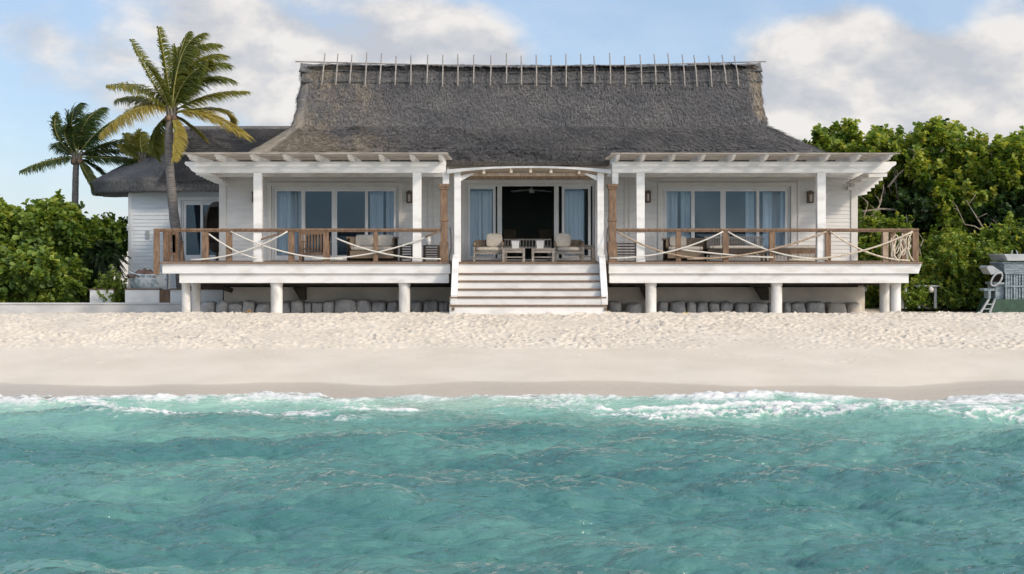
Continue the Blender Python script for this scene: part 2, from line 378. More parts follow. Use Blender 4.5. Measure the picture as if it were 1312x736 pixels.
# foam field
def lacy(x, y, s, seed):
    n = fbm(x * s, y * s, 4, seed); n2 = fbm(x * s * 1.9 + 4, y * s * 1.9, 4, seed + 7)
    return np.clip(1 - np.minimum(np.abs(n - .5), np.abs(n2 - .5)) * 9, 0, 1)
sandz = base_sand(WX, WY); depth = (WZ + ridge + ridge2 + wz) - sandz
band = sstep(-16.5, -14.8, WY + .8 * (fbm(WX * .45, WY * .45, 3, 40) - .5) * 2) * sstep(-.02, .06, depth)
calm = sstep(.35, .62, fbm(WX * .22, WY * .5, 3, 44))
lace = lacy(WX, WY * 1.8, 1.5, 50)
foam = band * (.36 + .36 * calm) * (.30 + .95 * lace)
foam = np.maximum(foam, 1.15 * np.exp(-(du2 / .6) ** 2) * (.38 + .36 * pile) * (.36 + .9 * fbm(WX * 3, WY * 3, 3, 52)))
foam = np.maximum(foam, np.exp(-((du - .12) / .16) ** 2) * sstep(.48, .62, fbm(WX * .45, WX * 0 + 9, 3, 70)) * (.4 + fbm(WX * 5, WY * 5, 2, 53)))
foam = np.maximum(foam, np.exp(-((depth - .012) / .014) ** 2) * .75 * (.4 + fbm(WX * 4, WY * 4, 2, 54)))
foam = np.maximum(foam, .42 * lacy(WX, WY * 2.4, .9, 57) * sstep(-18.5, -14.5, WY) * sstep(.5, .66, fbm(WX * .2 + 3, WY * .4, 3, 58)))
foam = np.maximum(foam, (.68 + .35 * fbm(WX * .5, WX * 0 + 2, 3, 55)) * np.exp(-((depth - .08) / .10) ** 2) * (.45 + .9 * fbm(WX * 2.2, WY * 3.4, 4, 56)))
foam = np.clip(foam, 0, 1) * (np.abs(WX) < 60) * (WY > -26)
lump = foam * (.05 * fbm(WX * 7, WY * 7, 3, 80) + .03 * fbm(WX * 17, WY * 17, 2, 81)) * sstep(.3, .8, foam)
wzz = wzz + lump * (1 + pile)
bar = np.exp(-((WY + 15.4) / 1.7) ** 2)          # shallow, sandy, lighter water at the swell
tone = np.clip(shore * .95 + .75 * (fbm(WX * .22, WY * .75, 5, 99) - .5), 0, 1)
def water_mat():
    m, nt, b, out = new_mat('sea_water')
    t = N(nt, 'ShaderNodeAttribute', attribute_name='tone'); fo = N(nt, 'ShaderNodeAttribute', attribute_name='foam'); dp = N(nt, 'ShaderNodeAttribute', attribute_name='depth')
    c = ramp(nt, t.outputs['Fac'], [(0, (.42, .50, .41)), (.16, (.33, .53, .42)), (.38, (.215, .42, .335)), (.66, (.13, .30, .25)), (1, (.055, .18, .165))])
    v = coords(nt, (1, 1.6, 1))
    fn = N(nt, 'ShaderNodeTexNoise', i_Scale=9, i_Detail=9, i_Roughness=.8); nt.links.new(v, fn.inputs['Vector'])
    f1 = N(nt, 'ShaderNodeMath', operation='MULTIPLY_ADD'); nt.links.new(fn.outputs[0], f1.inputs[0]); f1.inputs[1].default_value = 1.1; nt.links.new(fo.outputs['Fac'], f1.inputs[2])
    fm = N(nt, 'ShaderNodeMapRange', interpolation_type='SMOOTHSTEP'); fm.inputs[1].default_value = .92; fm.inputs[2].default_value = 1.30
    nt.links.new(f1.outputs[0], fm.inputs[0])
    has = N(nt, 'ShaderNodeMapRange'); has.inputs[1].default_value = .02; has.inputs[2].default_value = .2; nt.links.new(fo.outputs['Fac'], has.inputs[0])
    fmask = N(nt, 'ShaderNodeMath', operation='MULTIPLY'); nt.links.new(fm.outputs[0], fmask.inputs[0]); nt.links.new(has.outputs[0], fmask.inputs[1])
    mx = N(nt, 'ShaderNodeMix', data_type='RGBA'); nt.links.new(fmask.outputs[0], mx.inputs[0]); nt.links.new(c.outputs[0], mx.inputs[6]); mx.inputs[7].default_value = (.76, .75, .72, 1)
    nt.links.new(mx.outputs[2], b.inputs['Base Color'])
    rg = N(nt, 'ShaderNodeMapRange'); rg.inputs[3].default_value = .045; rg.inputs[4].default_value = .8; nt.links.new(fmask.outputs[0], rg.inputs[0]); nt.links.new(rg.outputs[0], b.inputs['Roughness'])
    b.inputs['IOR'].default_value = 1.52
    v2 = coords(nt, (1, 3.2, 1)); w1 = N(nt, 'ShaderNodeTexNoise', i_Scale=3.2, i_Detail=5, i_Roughness=.55, i_Distortion=.5); nt.links.new(v2, w1.inputs['Vector'])
    v5 = coords(nt, (1, 4.5, 1)); w2 = N(nt, 'ShaderNodeTexNoise', i_Scale=7, i_Detail=4, i_Roughness=.5, i_Distortion=1.0); w2.noise_type = 'RIDGED_MULTIFRACTAL'; w2.normalize = True; nt.links.new(v5, w2.inputs['Vector'])
    bp0 = N(nt, 'ShaderNodeBump', i_Strength=.25, i_Distance=.04); nt.links.new(w2.outputs[0], bp0.inputs['Height'])
    bp = N(nt, 'ShaderNodeBump', i_Strength=.8, i_Distance=.09); nt.links.new(w1.outputs[0], bp.inputs['Height']); nt.links.new(bp0.outputs[0], bp.inputs['Normal']); nt.links.new(bp.outputs[0], b.inputs['Normal'])
    # very shallow water lets the wet sand show through
    al = N(nt, 'ShaderNodeMapRange', interpolation_type='SMOOTHSTEP'); al.inputs[1].default_value = 0; al.inputs[2].default_value = .22; al.inputs[3].default_value = .12; al.inputs[4].default_value = 1
    nt.links.new(dp.outputs['Fac'], al.inputs[0])
    am = N(nt, 'ShaderNodeMath', operation='MAXIMUM'); nt.links.new(al.outputs[0], am.inputs[0]); nt.links.new(fmask.outputs[0], am.inputs[1])
    nt.links.new(am.outputs[0], b.inputs['Alpha'])
    return m
water = np_mesh('sea_water', np.stack([WX + hx, WY + hy, wzz], -1).reshape(-1, 3), grid_faces(len(wy), len(wx)), water_mat(), smooth=True,
                attrs={'tone': tone.ravel(), 'foam': foam.ravel(), 'depth': depth.ravel()})
set_props(water, kind='structure')

# ================================================================ THATCH LOFT
def rrect(xl, xr, yf, yb, r, nf=300, ns=70, nc=10):
    pts = []
    r = min(r, (xr - xl) / 2 - .01, (yb - yf) / 2 - .005)
    def arc(cx, cy, a0): return [(cx + r * math.cos(a0 + math.pi / 2 * k / nc), cy + r * math.sin(a0 + math.pi / 2 * k / nc)) for k in range(nc)]
    pts += [(xl + r + (xr - xl - 2 * r) * k / nf, yf) for k in range(nf)]
    pts += arc(xr - r, yf + r, -math.pi / 2)
    pts += [(xr, yf + r + (yb - yf - 2 * r) * k / ns) for k in range(ns)]
    pts += arc(xr - r, yb - r, 0)
    pts += [(xr - r - (xr - xl - 2 * r) * k / nf, yb) for k in range(nf)]
    pts += arc(xl + r, yb - r, math.pi / 2)
    pts += [(xl, yb - r - (yb - yf - 2 * r) * k / ns) for k in range(ns)]
    pts += arc(xl + r, yf + r, math.pi)
    return np.array(pts)
def thatch(name, rows, mat, parent, bend=None, nstrand=50000, tan_fn=None, sub=8, seed=0, nf=300, ns=70, disp=.06, front_only=True):
    rows = np.array(rows, float); m = len(rows)
    t = np.concatenate([np.linspace(i, i + 1, sub, endpoint=False) for i in range(m - 1)] + [[m - 1]])
    ctrl = np.array([np.interp(t, np.arange(m), rows[:, k]) for k in range(6)]).T
    G = []
    for z, xl, xr, yf, yb, r in ctrl:
        p = rrect(xl, xr, yf, yb, r, nf, ns); G.append(np.column_stack([p, np.full(len(p), z)]))
    G = np.array(G)                                                    # (J, I, 3)
    if bend: G[..., 2] += bend(G[..., 0]) * np.clip((G[..., 2] - rows[0, 0]) / (rows[-1, 0] - rows[0, 0]), 0, 1)
    dI = np.roll(G, -1, 1) - np.roll(G, 1, 1); dJ = np.gradient(G, axis=0)
    nrm = np.cross(dI, dJ); nrm /= np.linalg.norm(nrm, axis=-1, keepdims=True) + 1e-9
    q = G[..., 0] + G[..., 1] * .7
    lay = np.mod(G[..., 2] * 1.15 + .25 * fbm(q * .4, G[..., 2], 2, seed + 8), 1.0)      # courses of thatch
    d = disp * (fbm(q * .9, G[..., 2] * 1.3, 4, seed) - .5) * 2 + .035 * (fbm(q * 9, G[..., 2] * 2.2, 2, seed + 3) - .5) + .045 * (1 - lay)
    G = G + nrm * d[..., None]
    J, I = G.shape[:2]
    idx = np.arange(J * I).reshape(J, I); nx = np.roll(idx, -1, 1)
    F_ = np.stack([idx[:-1], nx[:-1], nx[1:], idx[1:]], -1).reshape(-1, 4)
    V = G.reshape(-1, 3)
    # fuzzy straw ends along the slope
    r = np.random.default_rng(seed + 1)
    i_lo = 0; i_hi = nf + 10 if front_only else I
    jj = r.integers(2 * sub + 1, J, nstrand); ii = r.integers(0, I, nstrand)
    if front_only:
        k = nstrand * 3 // 4; ii[:k] = r.integers(0, nf + 11, k)
    p = G[jj, ii] + (G[jj, (ii + 1) % I] - G[jj, ii]) * r.random((nstrand, 1))
    dn = G[jj - 1, ii] - G[jj, ii]; dn /= np.linalg.norm(dn, axis=-1, keepdims=True) + 1e-9
    nn = nrm[jj, ii]; side = np.cross(dn, nn)
    ln = r.uniform(.12, .38, (nstrand, 1)); w = r.uniform(.008, .020, (nstrand, 1))
    tip = p + dn * ln + nn * r.uniform(.015, .09, (nstrand, 1)) + side * r.normal(0, .05, (nstrand, 1))
    a = p + side * w + nn * .004; b = p - side * w + nn * .004
    sv = np.stack([a, b, tip - side * w * .4, tip + side * w * .4], 1).reshape(-1, 3)
    sf = np.arange(nstrand * 4).reshape(-1, 4) + len(V)
    V2 = np.concatenate([V, sv]); F2 = np.concatenate([F_, sf])
    at = {}
    if tan_fn is not None: at['tan'] = tan_fn(V2)
    o = np_mesh(name, V2, F2, M[mat], parent, smooth=True, attrs=at)
    return o

# ================================================================ BEACH HOUSE
house = thing('beach_house', 'large white timber beach villa with steep grey thatched roof, raised decks and centre steps', 'house', (0, 3.5, 0))
WY0 = 3.5; DT = 1.56
def hx_(px): return X(px, WY0)
def hz_(py): return Z(py, WY0)

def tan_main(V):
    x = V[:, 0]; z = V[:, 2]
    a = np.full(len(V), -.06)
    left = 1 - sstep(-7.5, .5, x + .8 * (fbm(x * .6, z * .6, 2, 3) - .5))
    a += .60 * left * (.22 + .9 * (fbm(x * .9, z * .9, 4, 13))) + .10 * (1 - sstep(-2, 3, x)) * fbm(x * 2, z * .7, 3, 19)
    a += .55 * sstep(7.5, 8.3, x) * sstep(5.9, 6.3, z)               # warm sunlight on the right gable verge, painted in as straw colour
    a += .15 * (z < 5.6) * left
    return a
bend = lambda x: .07 * ((x - .6) / 7.9) ** 2 - .05
rows = [(4.60, -9.2, 10.9, 2.6, 10.4, .8), (4.56, -9.7, 11.35, 2.12, 10.9, 1.0), (4.70, -9.85, 11.5, 2.02, 11.0, 1.0),
        (5.04, -8.6, 10.1, 2.75, 10.2, .9), (5.50, -7.92, 9.25, 3.45, 9.5, .7), (5.99, -7.27, 8.42, 4.15, 8.85, .45),
        (7.2, -7.22, 8.42, 5.35, 7.7, .38), (8.16, -7.13, 8.48, 6.22, 6.78, .2), (8.24, -7.1, 8.48, 6.40, 6.6, .05)]
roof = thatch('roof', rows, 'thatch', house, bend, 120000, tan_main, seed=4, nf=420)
roof['label'] = 'steep grey thatched roof with straw-coloured patches on its left half'
# ridge caps: two overlapping bands of thatch along the ridge
def cap(name, zlo, off, xl, xr, zt):
    xs = np.linspace(xl, xr, 300); V = []; 
    yl = 4.15 + (zlo - 5.99) * (2.15 / 2.31)
    prof = [(yl - off + .05, zlo - .02), (yl - off - .03, zlo), (6.2 - off * .8, zt - .2), (6.38, zt), (6.62, zt), (6.8 + off * .8, zt - .2), (13 - yl + off, zlo)]
    G = np.array([[(x, y, z + bend(x) + .02 * math.sin(x * 3)) for (y, z) in prof] for x in xs])
    nrm_ = (fbm(G[..., 0] * 7, G[..., 2] * 6, 3, 90) - .5) * .05
    G[..., 2] += nrm_; G[..., 1] -= nrm_
    n = len(prof); idx = np.arange(300 * n).reshape(300, n)
    Fq = np.stack([idx[:-1, :-1], idx[1:, :-1], idx[1:, 1:], idx[:-1, 1:]], -1).reshape(-1, 4)
    V = G.reshape(-1, 3)
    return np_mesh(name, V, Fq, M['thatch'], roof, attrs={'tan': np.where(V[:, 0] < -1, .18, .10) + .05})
cap('ridge_thatch', 7.60, .025, -7.18, 8.5, 8.27)
cap('ridge_thatch', 8.00, .055, -7.30, 8.58, 8.33)
mb = MB(); mb.tube([(-7.5, 6.5, 8.42), (-3, 6.5, 8.31), (.6, 6.5, 8.27), (4, 6.5, 8.29), (8.80, 6.5, 8.42)], .024, 6); part('ridge_beam', mb, 'greywood', roof)
tx = [416.5, 433, 451, 470, 489, 507.6, 526.5, 548, 567.4, 586.6, 607, 629, 648.8, 667.7, 687, 706, 725, 744, 761, 781, 800, 820, 838, 855.6, 874, 889, 908, 925, 940.7]
bx_ = [412, 430, 448, 467.5, 486, 506, 526, 546.6, 566.7, 586.3, 606.5, 628, 648.6, 667.9, 687, 706, 725, 744.5, 762, 782, 801, 822, 840.4, 859, 877.4, 893, 912, 930.5, 946.5]
rr = random.Random(3)
for k in range(29):
    mb = MB(); top = P(tx[k], 70 + rr.uniform(-2.5, 2.5), 6.42); bot = P(bx_[k], 109 + rr.uniform(-2, 3), 5.28)
    mb.tube([bot, (top + bot) / 2 + np.array([.01, -.06, 0]), top], [.027, .025, .019], 6); part('ridge_pole', mb, 'greywood', roof, smooth=True)

# ---- walls with clapboards
def clap(mb, x0, x1, z0, z1, y, pitch=.125, th=.02):
    z = z0
    while z < z1 - .01:
        zt = min(z + pitch, z1)
        mb.add([(x0, y - th, z), (x1, y - th, z), (x1, y - .003, zt), (x0, y - .003, zt), (x0, y, z), (x1, y, z)], [(0, 1, 2, 3), (4, 5, 1, 0), (0, 3, 4), (1, 5, 2)])
        z = zt
XL, XR = hx_(281), hx_(1098)
ZT = 4.62
ops = [(hx_(348), hx_(511), hz_(239)), (hx_(596), hx_(762), hz_(236)), (hx_(848), hx_(1013), hz_(239))]
wall = MB(); sid = MB()
xs = [XL] + [v for o_ in ops for v in o_[:2]] + [XR]
sids = []
for a, b in ((xs[0], xs[1]), (xs[2], xs[3]), (xs[4], xs[5]), (xs[6], xs[7])):
    wall.box(a, b, WY0, WY0 + .14, .9, ZT); sid = MB(); clap(sid, a, b, DT, 4.2, WY0); sids.append(sid)
for a, b, zt in ops: wall.box(a, b, WY0, WY0 + .14, zt, ZT)
wall.box(XL, XL + .14, WY0 + .14, 9.5, .0, ZT); wall.box(XR - .14, XR, WY0 + .14, 9.5, .0, ZT); wall.box(XL + .14, XR - .14, 9.36, 9.5, .0, ZT)
w = part('wall', wall, 'trim', house)
for sid in sids: part('siding', sid, 'siding', w)
# siding of the right hand side wall
s2 = MB(); z = .2
while z < 4.3:
    s2.add([(XR + .02, WY0, z), (XR + .02, 9.5, z), (XR + .003, 9.5, z + .125), (XR + .003, WY0, z + .125)], [(0, 1, 2, 3)]); z += .125
part('siding', s2, 'siding', w)
# trims
tr = MB()
for px0, px1 in ((281, 290), (1090, 1098.5)):
    tr.box(hx_(px0), hx_(px1), WY0 - .05, WY0 - .0, DT, 4.2)
for a, b, zt in ops:
    tr.box(a - .13, a, WY0 - .06, WY0 + .02, DT, zt + .13); tr.box(b, b + .13, WY0 - .06, WY0 + .02, DT, zt + .13); tr.box(a, b, WY0 - .06, WY0 + .02, zt, zt + .13)
for px in (334, 549, 556, 801, 807, 1023): tr.box(hx_(px) - .03, hx_(px) + .03, WY0 - .045, WY0, DT, 4.2)
tr.box(XL, XR, WY0 - .04, WY0, 4.2, 4.62)
part('trim', tr, 'trim', w, bevel=.006)
# floor, ceiling and partitions of the rooms
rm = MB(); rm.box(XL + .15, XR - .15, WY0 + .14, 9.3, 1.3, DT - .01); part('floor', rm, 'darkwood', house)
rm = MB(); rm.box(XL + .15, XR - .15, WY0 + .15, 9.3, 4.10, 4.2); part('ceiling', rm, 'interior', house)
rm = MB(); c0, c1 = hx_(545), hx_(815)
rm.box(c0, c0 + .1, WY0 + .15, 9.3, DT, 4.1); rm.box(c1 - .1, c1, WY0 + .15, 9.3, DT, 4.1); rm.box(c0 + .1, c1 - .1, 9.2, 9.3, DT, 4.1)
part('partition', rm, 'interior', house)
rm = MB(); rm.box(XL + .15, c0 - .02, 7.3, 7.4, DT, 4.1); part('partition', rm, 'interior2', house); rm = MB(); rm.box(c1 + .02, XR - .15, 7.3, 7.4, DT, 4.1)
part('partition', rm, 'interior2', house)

# ---- sliding doors
def slider(a, b, zt, panels, y=WY0 + .03, name='sliding_door', z0=DT, par=house, label=None):
    """panels: list of (x0,x1,kind,yoff): frame plus glass each"""
    fr = MB(); f = .07
    fr.box(a, b, y, y + .1, zt - f, zt); fr.box(a, a + f, y, y + .1, z0, zt - f); fr.box(b - f, b, y, y + .1, z0, zt - f); fr.box(a + f, b - f, y, y + .1, z0, z0 + .04)
    d = part(name, fr, 'vinyl', par, bevel=.006)
    if label: d['label'] = label
    for x0, x1, dy in panels:
        p = MB(); s = .085; yy = y + .015 + dy; z1 = zt - f - .003; zb = z0 + .045
        if x1 - x0 < .2: p.box(x0, x1, yy, yy + .04, zb, z1); part('door_frame', p, 'vinyl', d, bevel=.006); continue
        p.box(x0, x0 + s, yy, yy + .04, zb, z1); p.box(x1 - s, x1, yy, yy + .04, zb, z1)
        p.box(x0 + s, x1 - s, yy, yy + .04, z1 - s, z1); p.box(x0 + s, x1 - s, yy, yy + .04, zb, zb + .12)
        part('door_frame', p, 'vinyl', d)
        g = MB(); g.box(x0 + s, x1 - s, yy + .016, yy + .022, zb + .12, z1 - s); part('pane', g, 'glass', d)
    return d
a, b, zt = ops[0]; e = [a + .08, hx_(388), hx_(428), hx_(469), b - .08]
slider(a, b, zt, [(e[0], e[1] + .03, 0), (e[1] - .02, e[2] - .0015, .042), (e[2] + .0015, e[3] + .04, .042), (e[3] - .03, e[4], 0)], label='four-panel white sliding glass door on the left wing')
a, b, zt = ops[2]; e = [a + .08, hx_(888), hx_(927), hx_(971), b - .08]
slider(a, b, zt, [(e[0], e[1] + .03, 0), (e[1] - .02, e[2] - .0015, .042), (e[2] + .0015, e[3] + .04, .042), (e[3] - .03, e[4], 0)], label='four-panel white sliding glass door on the right wing')
a, b, zt = ops[1]
slider(a, b, zt, [(hx_(599), hx_(635), 0), (hx_(637), hx_(643), .05), (hx_(710), hx_(716), .05), (hx_(720), hx_(757), 0)], label='centre sliding door slid wide open onto the dark room')

def curtain(px0, px1, y, label, zt=None, group='curtains behind the glass doors', dens=9, z0=DT + .03):
    x0, x1 = X(px0, y), X(px1, y); zt = zt or 3.82
    n = int((x1 - x0) * 60) + 20; xs = np.linspace(x0, x1, n); ph = rr.uniform(0, 6)
    yy = y + .045 * np.sin(xs * dens * 2.2 + ph + .8 * np.sin(xs * 7)) + .012 * np.sin(xs * 61 + ph)
    zz = np.linspace(z0, zt, 10)
    V = np.array([[(xs[i] , yy[i] * 1.0 + .01 * math.sin(j * .9 + i * .2), zz[j]) for i in range(n)] for j in range(10)]).reshape(-1, 3)
    o = np_mesh('curtain', V, grid_faces(10, n), M['curtain'], smooth=True, origin=((x0 + x1) / 2, y, z0))
    md = o.modifiers.new('s', 'SOLIDIFY'); md.thickness = .004
    return set_props(o, label, 'curtain', group)
curtain(352, 386, 3.85, 'pale sheer curtain drawn across the leftmost pane of the left wing door')
curtain(474, 491, 3.85, 'narrow sheer curtain bunched in the rightmost pane of the left wing door, its left strip')
curtain(495, 507, 3.85, 'narrow sheer curtain hanging beside the right jamb of the left wing door')
curtain(600, 617, 3.85, 'blue-looking curtain at the outer side of the left open centre door panel')
curtain(618, 630, 3.88, 'pale curtain at the inner side of the left open centre door panel')
curtain(724, 748, 3.85, 'pale curtain behind the open centre door panel on the right')
curtain(853, 868, 3.85, 'pale curtain at the far left pane of the right wing door, left of the gap')
curtain(872, 884, 3.85, 'pale curtain at the far left pane of the right wing door, right of the gap')
curtain(955, 966, 3.85, 'pale curtain edge showing in the third pane of the right wing door')
curtain(977, 1009, 3.85, 'wide pale sheer curtain across the rightmost pane of the right wing door')

# ---- decks
def deck(x0, x1, xi0, xi1, label, left):
    d = MB(); y0 = -.10
    nb = 26
    for k in range(nb):      # boards run along x
        ya = y0 + k * 3.6 / nb; d.box(x0 - .05, x1 + .0, ya, ya + 3.6 / nb - .008, DT - .045, DT)
    o = part('deck', d, 'deckboard', house, label=label)
    f = MB(); za, zb, zc = DT - .048, 1.215, .93
    if left:
        f.box(x0, x1, -.02, .05, zb, za); f.box(x0, x0 + .07, .05, 3.4, zb, za); f.box(x1 - .07, x1, .05, 3.4, zb, za)
    else:
        f.prism([(x0, zb), (x1 - .1, zb), (x1, za), (x0, za)], 'y', -.02, .05)
        f.prism([(x1 - .17, zb), (x1 - .1, zb), (x1, za), (x1 - .07, za)], 'y', .05, 3.4); f.box(x0, x0 + .07, .05, 3.4, zb, za)
    part('fascia', f, 'white', o, bevel=.006)
    g = MB(); g.box(xi0, xi1, .06, .22, zc, zb - .003); g.box(xi0, xi0 + .16, .22, 3.4, zc, zb - .003); g.box(xi1 - .16, xi1, .22, 3.4, zc, zb - .003)
    part('beam', g, 'white', o, bevel=.006)
    j = MB(); x = xi0 + .5
    while x < xi1 - .3: j.box(x, x + .06, .25, 3.3, zb, za); x += .45
    j.box(xi0 + .2, xi1 - .2, 1.9, 2.05, .80, zb)
    part('joists', j, 'darkwood', o)
    return o
dl = deck(X(208), X(577), X(229), X(575), 'left raised deck with white fascia', True)
dr = deck(X(780), X(1181), X(781), X(1165), 'right raised deck with white fascia', False)
cd = MB()
for k in range(26):
    ya = .02 + k * 3.48 / 26; cd.box(X(577) + .01, X(780) - .01, ya, ya + .125, DT - .045, DT - .002)
part('deck', cd, 'deckboard', house, label='centre deck between the two wings at the top of the steps')
for (o_, l) in ((dl, [(233, 244, .35), (245.5, 257, 1.0), (347, 362, .14), (511, 525.5, .14)]), (dr, [(827, 841, .14), (988, 1002, .14), (1127, 1139.5, 1.0), (1141, 1154, .35)])):
    for a, b, y in l:
        c = MB(); xx = X((a + b) / 2, y + .18); r_ = (b - a) / 2 * sc(y + .18)
        c.lathe(xx, y + .18, [(r_, -.25), (r_, .85), (r_ * 1.08, .852), (r_ * 1.08, .928)], 28)
        q = part('pillar', c, 'column', o_); smooth_by_angle(q)
# foundation wall under the decks
fw_ = MB(); fw_.box(X(287, 2.8), X(577, 2.8), 2.8, 3.0, -.2, .72); part('foundation', fw_, 'plaster', house); fw_ = MB(); fw_.box(X(778, 2.8), X(1108, 2.8), 2.8, 3.0, -.2, .72); fw_.box(X(1108, 2.8) - .2, X(1108, 2.8), 3.0, 9.4, -.2, 1.0)
part('foundation', fw_, 'plaster', house)
fb = MB(); fb.box(X(292, 2.9), X(1100, 2.9), 2.95, 3.1, .72, 1.45); part('sill_beam', fb, 'darkwood', house)
for a, b in ((376, 392), (966, 984), (820, 832)):
    g = MB(); g.prism([(X(a, 2.6), .72), (X(b, 2.6), .72), (X(b, 2.6), .32), (X((a * .4 + b * .6), 2.6), .32)], 'y', 2.45, 2.78); g.box(X(a, 2.6) - .15, X(b, 2.6) + .1, 2.44, 2.79, .73, .80)
    part('bracket', g, 'darkwood', house)

# ---- staircase
yst = [0, -.3, -.6, -.9, -1.2, -1.5, -1.8]; pys = [338.5, 350.5, 360, 370.5, 380.6, 391.4, 402]
zs = [Z(p, y) for p, y in zip(pys, yst)]; zs[0] = DT - .048
stair = MB(); tre = MB()
for i in range(6):
    half0, half1 = (X(588), X(767)) if i < 4 else (X(576, -1.4), X(777, -1.4))
    y = yst[i] if i < 4 else yst[i]
    zb = zs[i + 1] if i < 5 else -.15
    stair.box(half0, half1, y, y + .3 if i else .018, zb, zs[i] - (.04 if i else 0))
    if i: tre.box(half0 - .01, half1 + .01, y - .035, y + .3, zs[i] - .038, zs[i])
st = part('staircase', stair, 'white', house, bevel=.006); part('tread', tre, 'wood', st)
tn = MB(); tn.box(X(589), X(766), -.06, .02, DT - .045, DT + .0); part('tread', tn, 'wood', st)
for s_, (pa, pb) in ((-1, (577, 588)), (1, (767, 778))):
    c = MB(); xa, xb = X(pa + (4 if s_ < 0 else 0)), X(pb - (4 if s_ > 0 else 0))
    xa, xb = (X(580), X(588)) if s_ < 0 else (X(767), X(775))
    c.prism([(.02, 1.0), (.02, 1.78), (-.25, 1.66), (-1.22, .62), (-1.22, zs[5] + .002), (-1.0, zs[5] + .002)], 'x', xa, xb)
    part('cheek_board', c, 'white', st, bevel=.006)
    n = MB(); nx_ = xa + .04 if s_ < 0 else xb - .12; n.box(nx_, nx_ + .08, -1.545, -1.503, .19, .27); part('step_light', n, 'bronze', st)

# ---- pergolas over both decks
def pergola(px0, px1, posts, rafters, label, outer):
    y = .14
    b_ = MB(); z0, z1 = Z(222, y), Z(207.5, y)
    xa, xb = X(px0, y), X(px1, y)
    def profile(xa, xb, ol, orr):
        pts = []
        if ol: pts += [(xa + .02, z1), (xa, z1 - .06), (xa + .05, z1 - .12), (xa + .12, z1 - .15), (xa + .22, z0 + .06), (xa + .34, z0)]
        else: pts += [(xa, z1), (xa, z0)]
        if orr: pts += [(xb - .34, z0), (xb - .22, z0 + .06), (xb - .12, z1 - .15), (xb - .05, z1 - .12), (xb, z1 - .06), (xb - .02, z1)]
        else: pts += [(xb, z0), (xb, z1)]
        return pts
    b_.prism(profile(xa, xb, outer < 0, outer > 0), 'y', y - .06, y + .06)
    top = part('pergola', b_, 'white', house, bevel=.006, label=label)
    b2 = MB(); b2.prism(profile(xa, xb, outer < 0, outer > 0), 'y', 2.3, 2.42); part('beam', b2, 'white', top)
    for k, px in enumerate(rafters):
        r_ = MB(); x = X(px, y); w_ = .05; zt_ = z1 + .16
        r_.prism([(-.85, z1 + .13), (-.85, zt_), (2.6, zt_), (2.6, z1 + .003), (-.40, z1 + .003), (-.60, z1 + .03), (-.66, z1 + .09), (-.80, z1 + .09)], 'x', x - w_, x + w_)
        part('rafter', r_, 'white', top, bevel=.004)
    # boards laid over the rafters with a ragged front
    bd = MB(); x0 = min(X(rafters[0], y), X(rafters[-1], y)) - .18; x1 = max(X(rafters[0], y), X(rafters[-1], y)) + .2; yy = -.92; q = random.Random(int(px0))
    while yy < 2.5:
        w_ = .075; bd.box(x0 + q.uniform(-.04, .04), x1 + q.uniform(-.04, .04), yy, yy + w_, z1 + .162, z1 + .19 + q.uniform(0, .02)); yy += w_ + .075
    part('roof_slats', bd, 'greywood', top)
    for a, b in posts:
        p = MB(); p.box(X(a, y), X(b, y), y - .12, y + .12, DT, z0 - .002); p.box(X(a, y) - .015, X(b, y) + .015, y - .135, y + .135, DT, DT + .12)
        part('post', p, 'white', top, bevel=.008)
    return top
pl = pergola(237, 571, [(325.5, 336), (529, 540)], [252, 286, 330, 371, 411, 452, 491, 530, 566], 'left slatted white pergola over the deck', -1)
pr = pergola(784, 1148, [(815, 825.5), (1046, 1057)], [789, 821, 858.5, 896, 934, 975, 1013, 1052, 1091, 1130], 'right slatted white pergola over the deck', 1)
for par, px, s_ in ((pl, 567.5, -1), (pr, 784, 1)):
    q = MB(); q.box(X(px, .14), X(px + 8, .14), .05, .25, Z(236, .14), Z(222, .14) - .003); part('short_post', q, 'white', par)
# brown turned newel columns beside the steps
for pa, pb in ((563.5, 574), (779, 790.5)):
    q = MB(); xa, xb = X(pa), X(pb); cx_ = (xa + xb) / 2; hw = (xb - xa) / 2
    q.box(cx_ - hw * .8, cx_ + hw * .8, -.06, .2, DT, Z(243)); q.box(cx_ - hw, cx_ + hw, -.08, .22, DT, Z(310))
    q.box(cx_ - hw, cx_ + hw, -.08, .22, Z(243), Z(240)); q.box(cx_ - hw * 1.2, cx_ + hw * 1.2, -.1, .24, Z(239.9), Z(236.1))
    q.box(cx_ - hw * 1.0, cx_ + hw * 1.0, -.08, .22, Z(284), Z(281))
    part('newel_column', q, 'wood', house, bevel=.01)
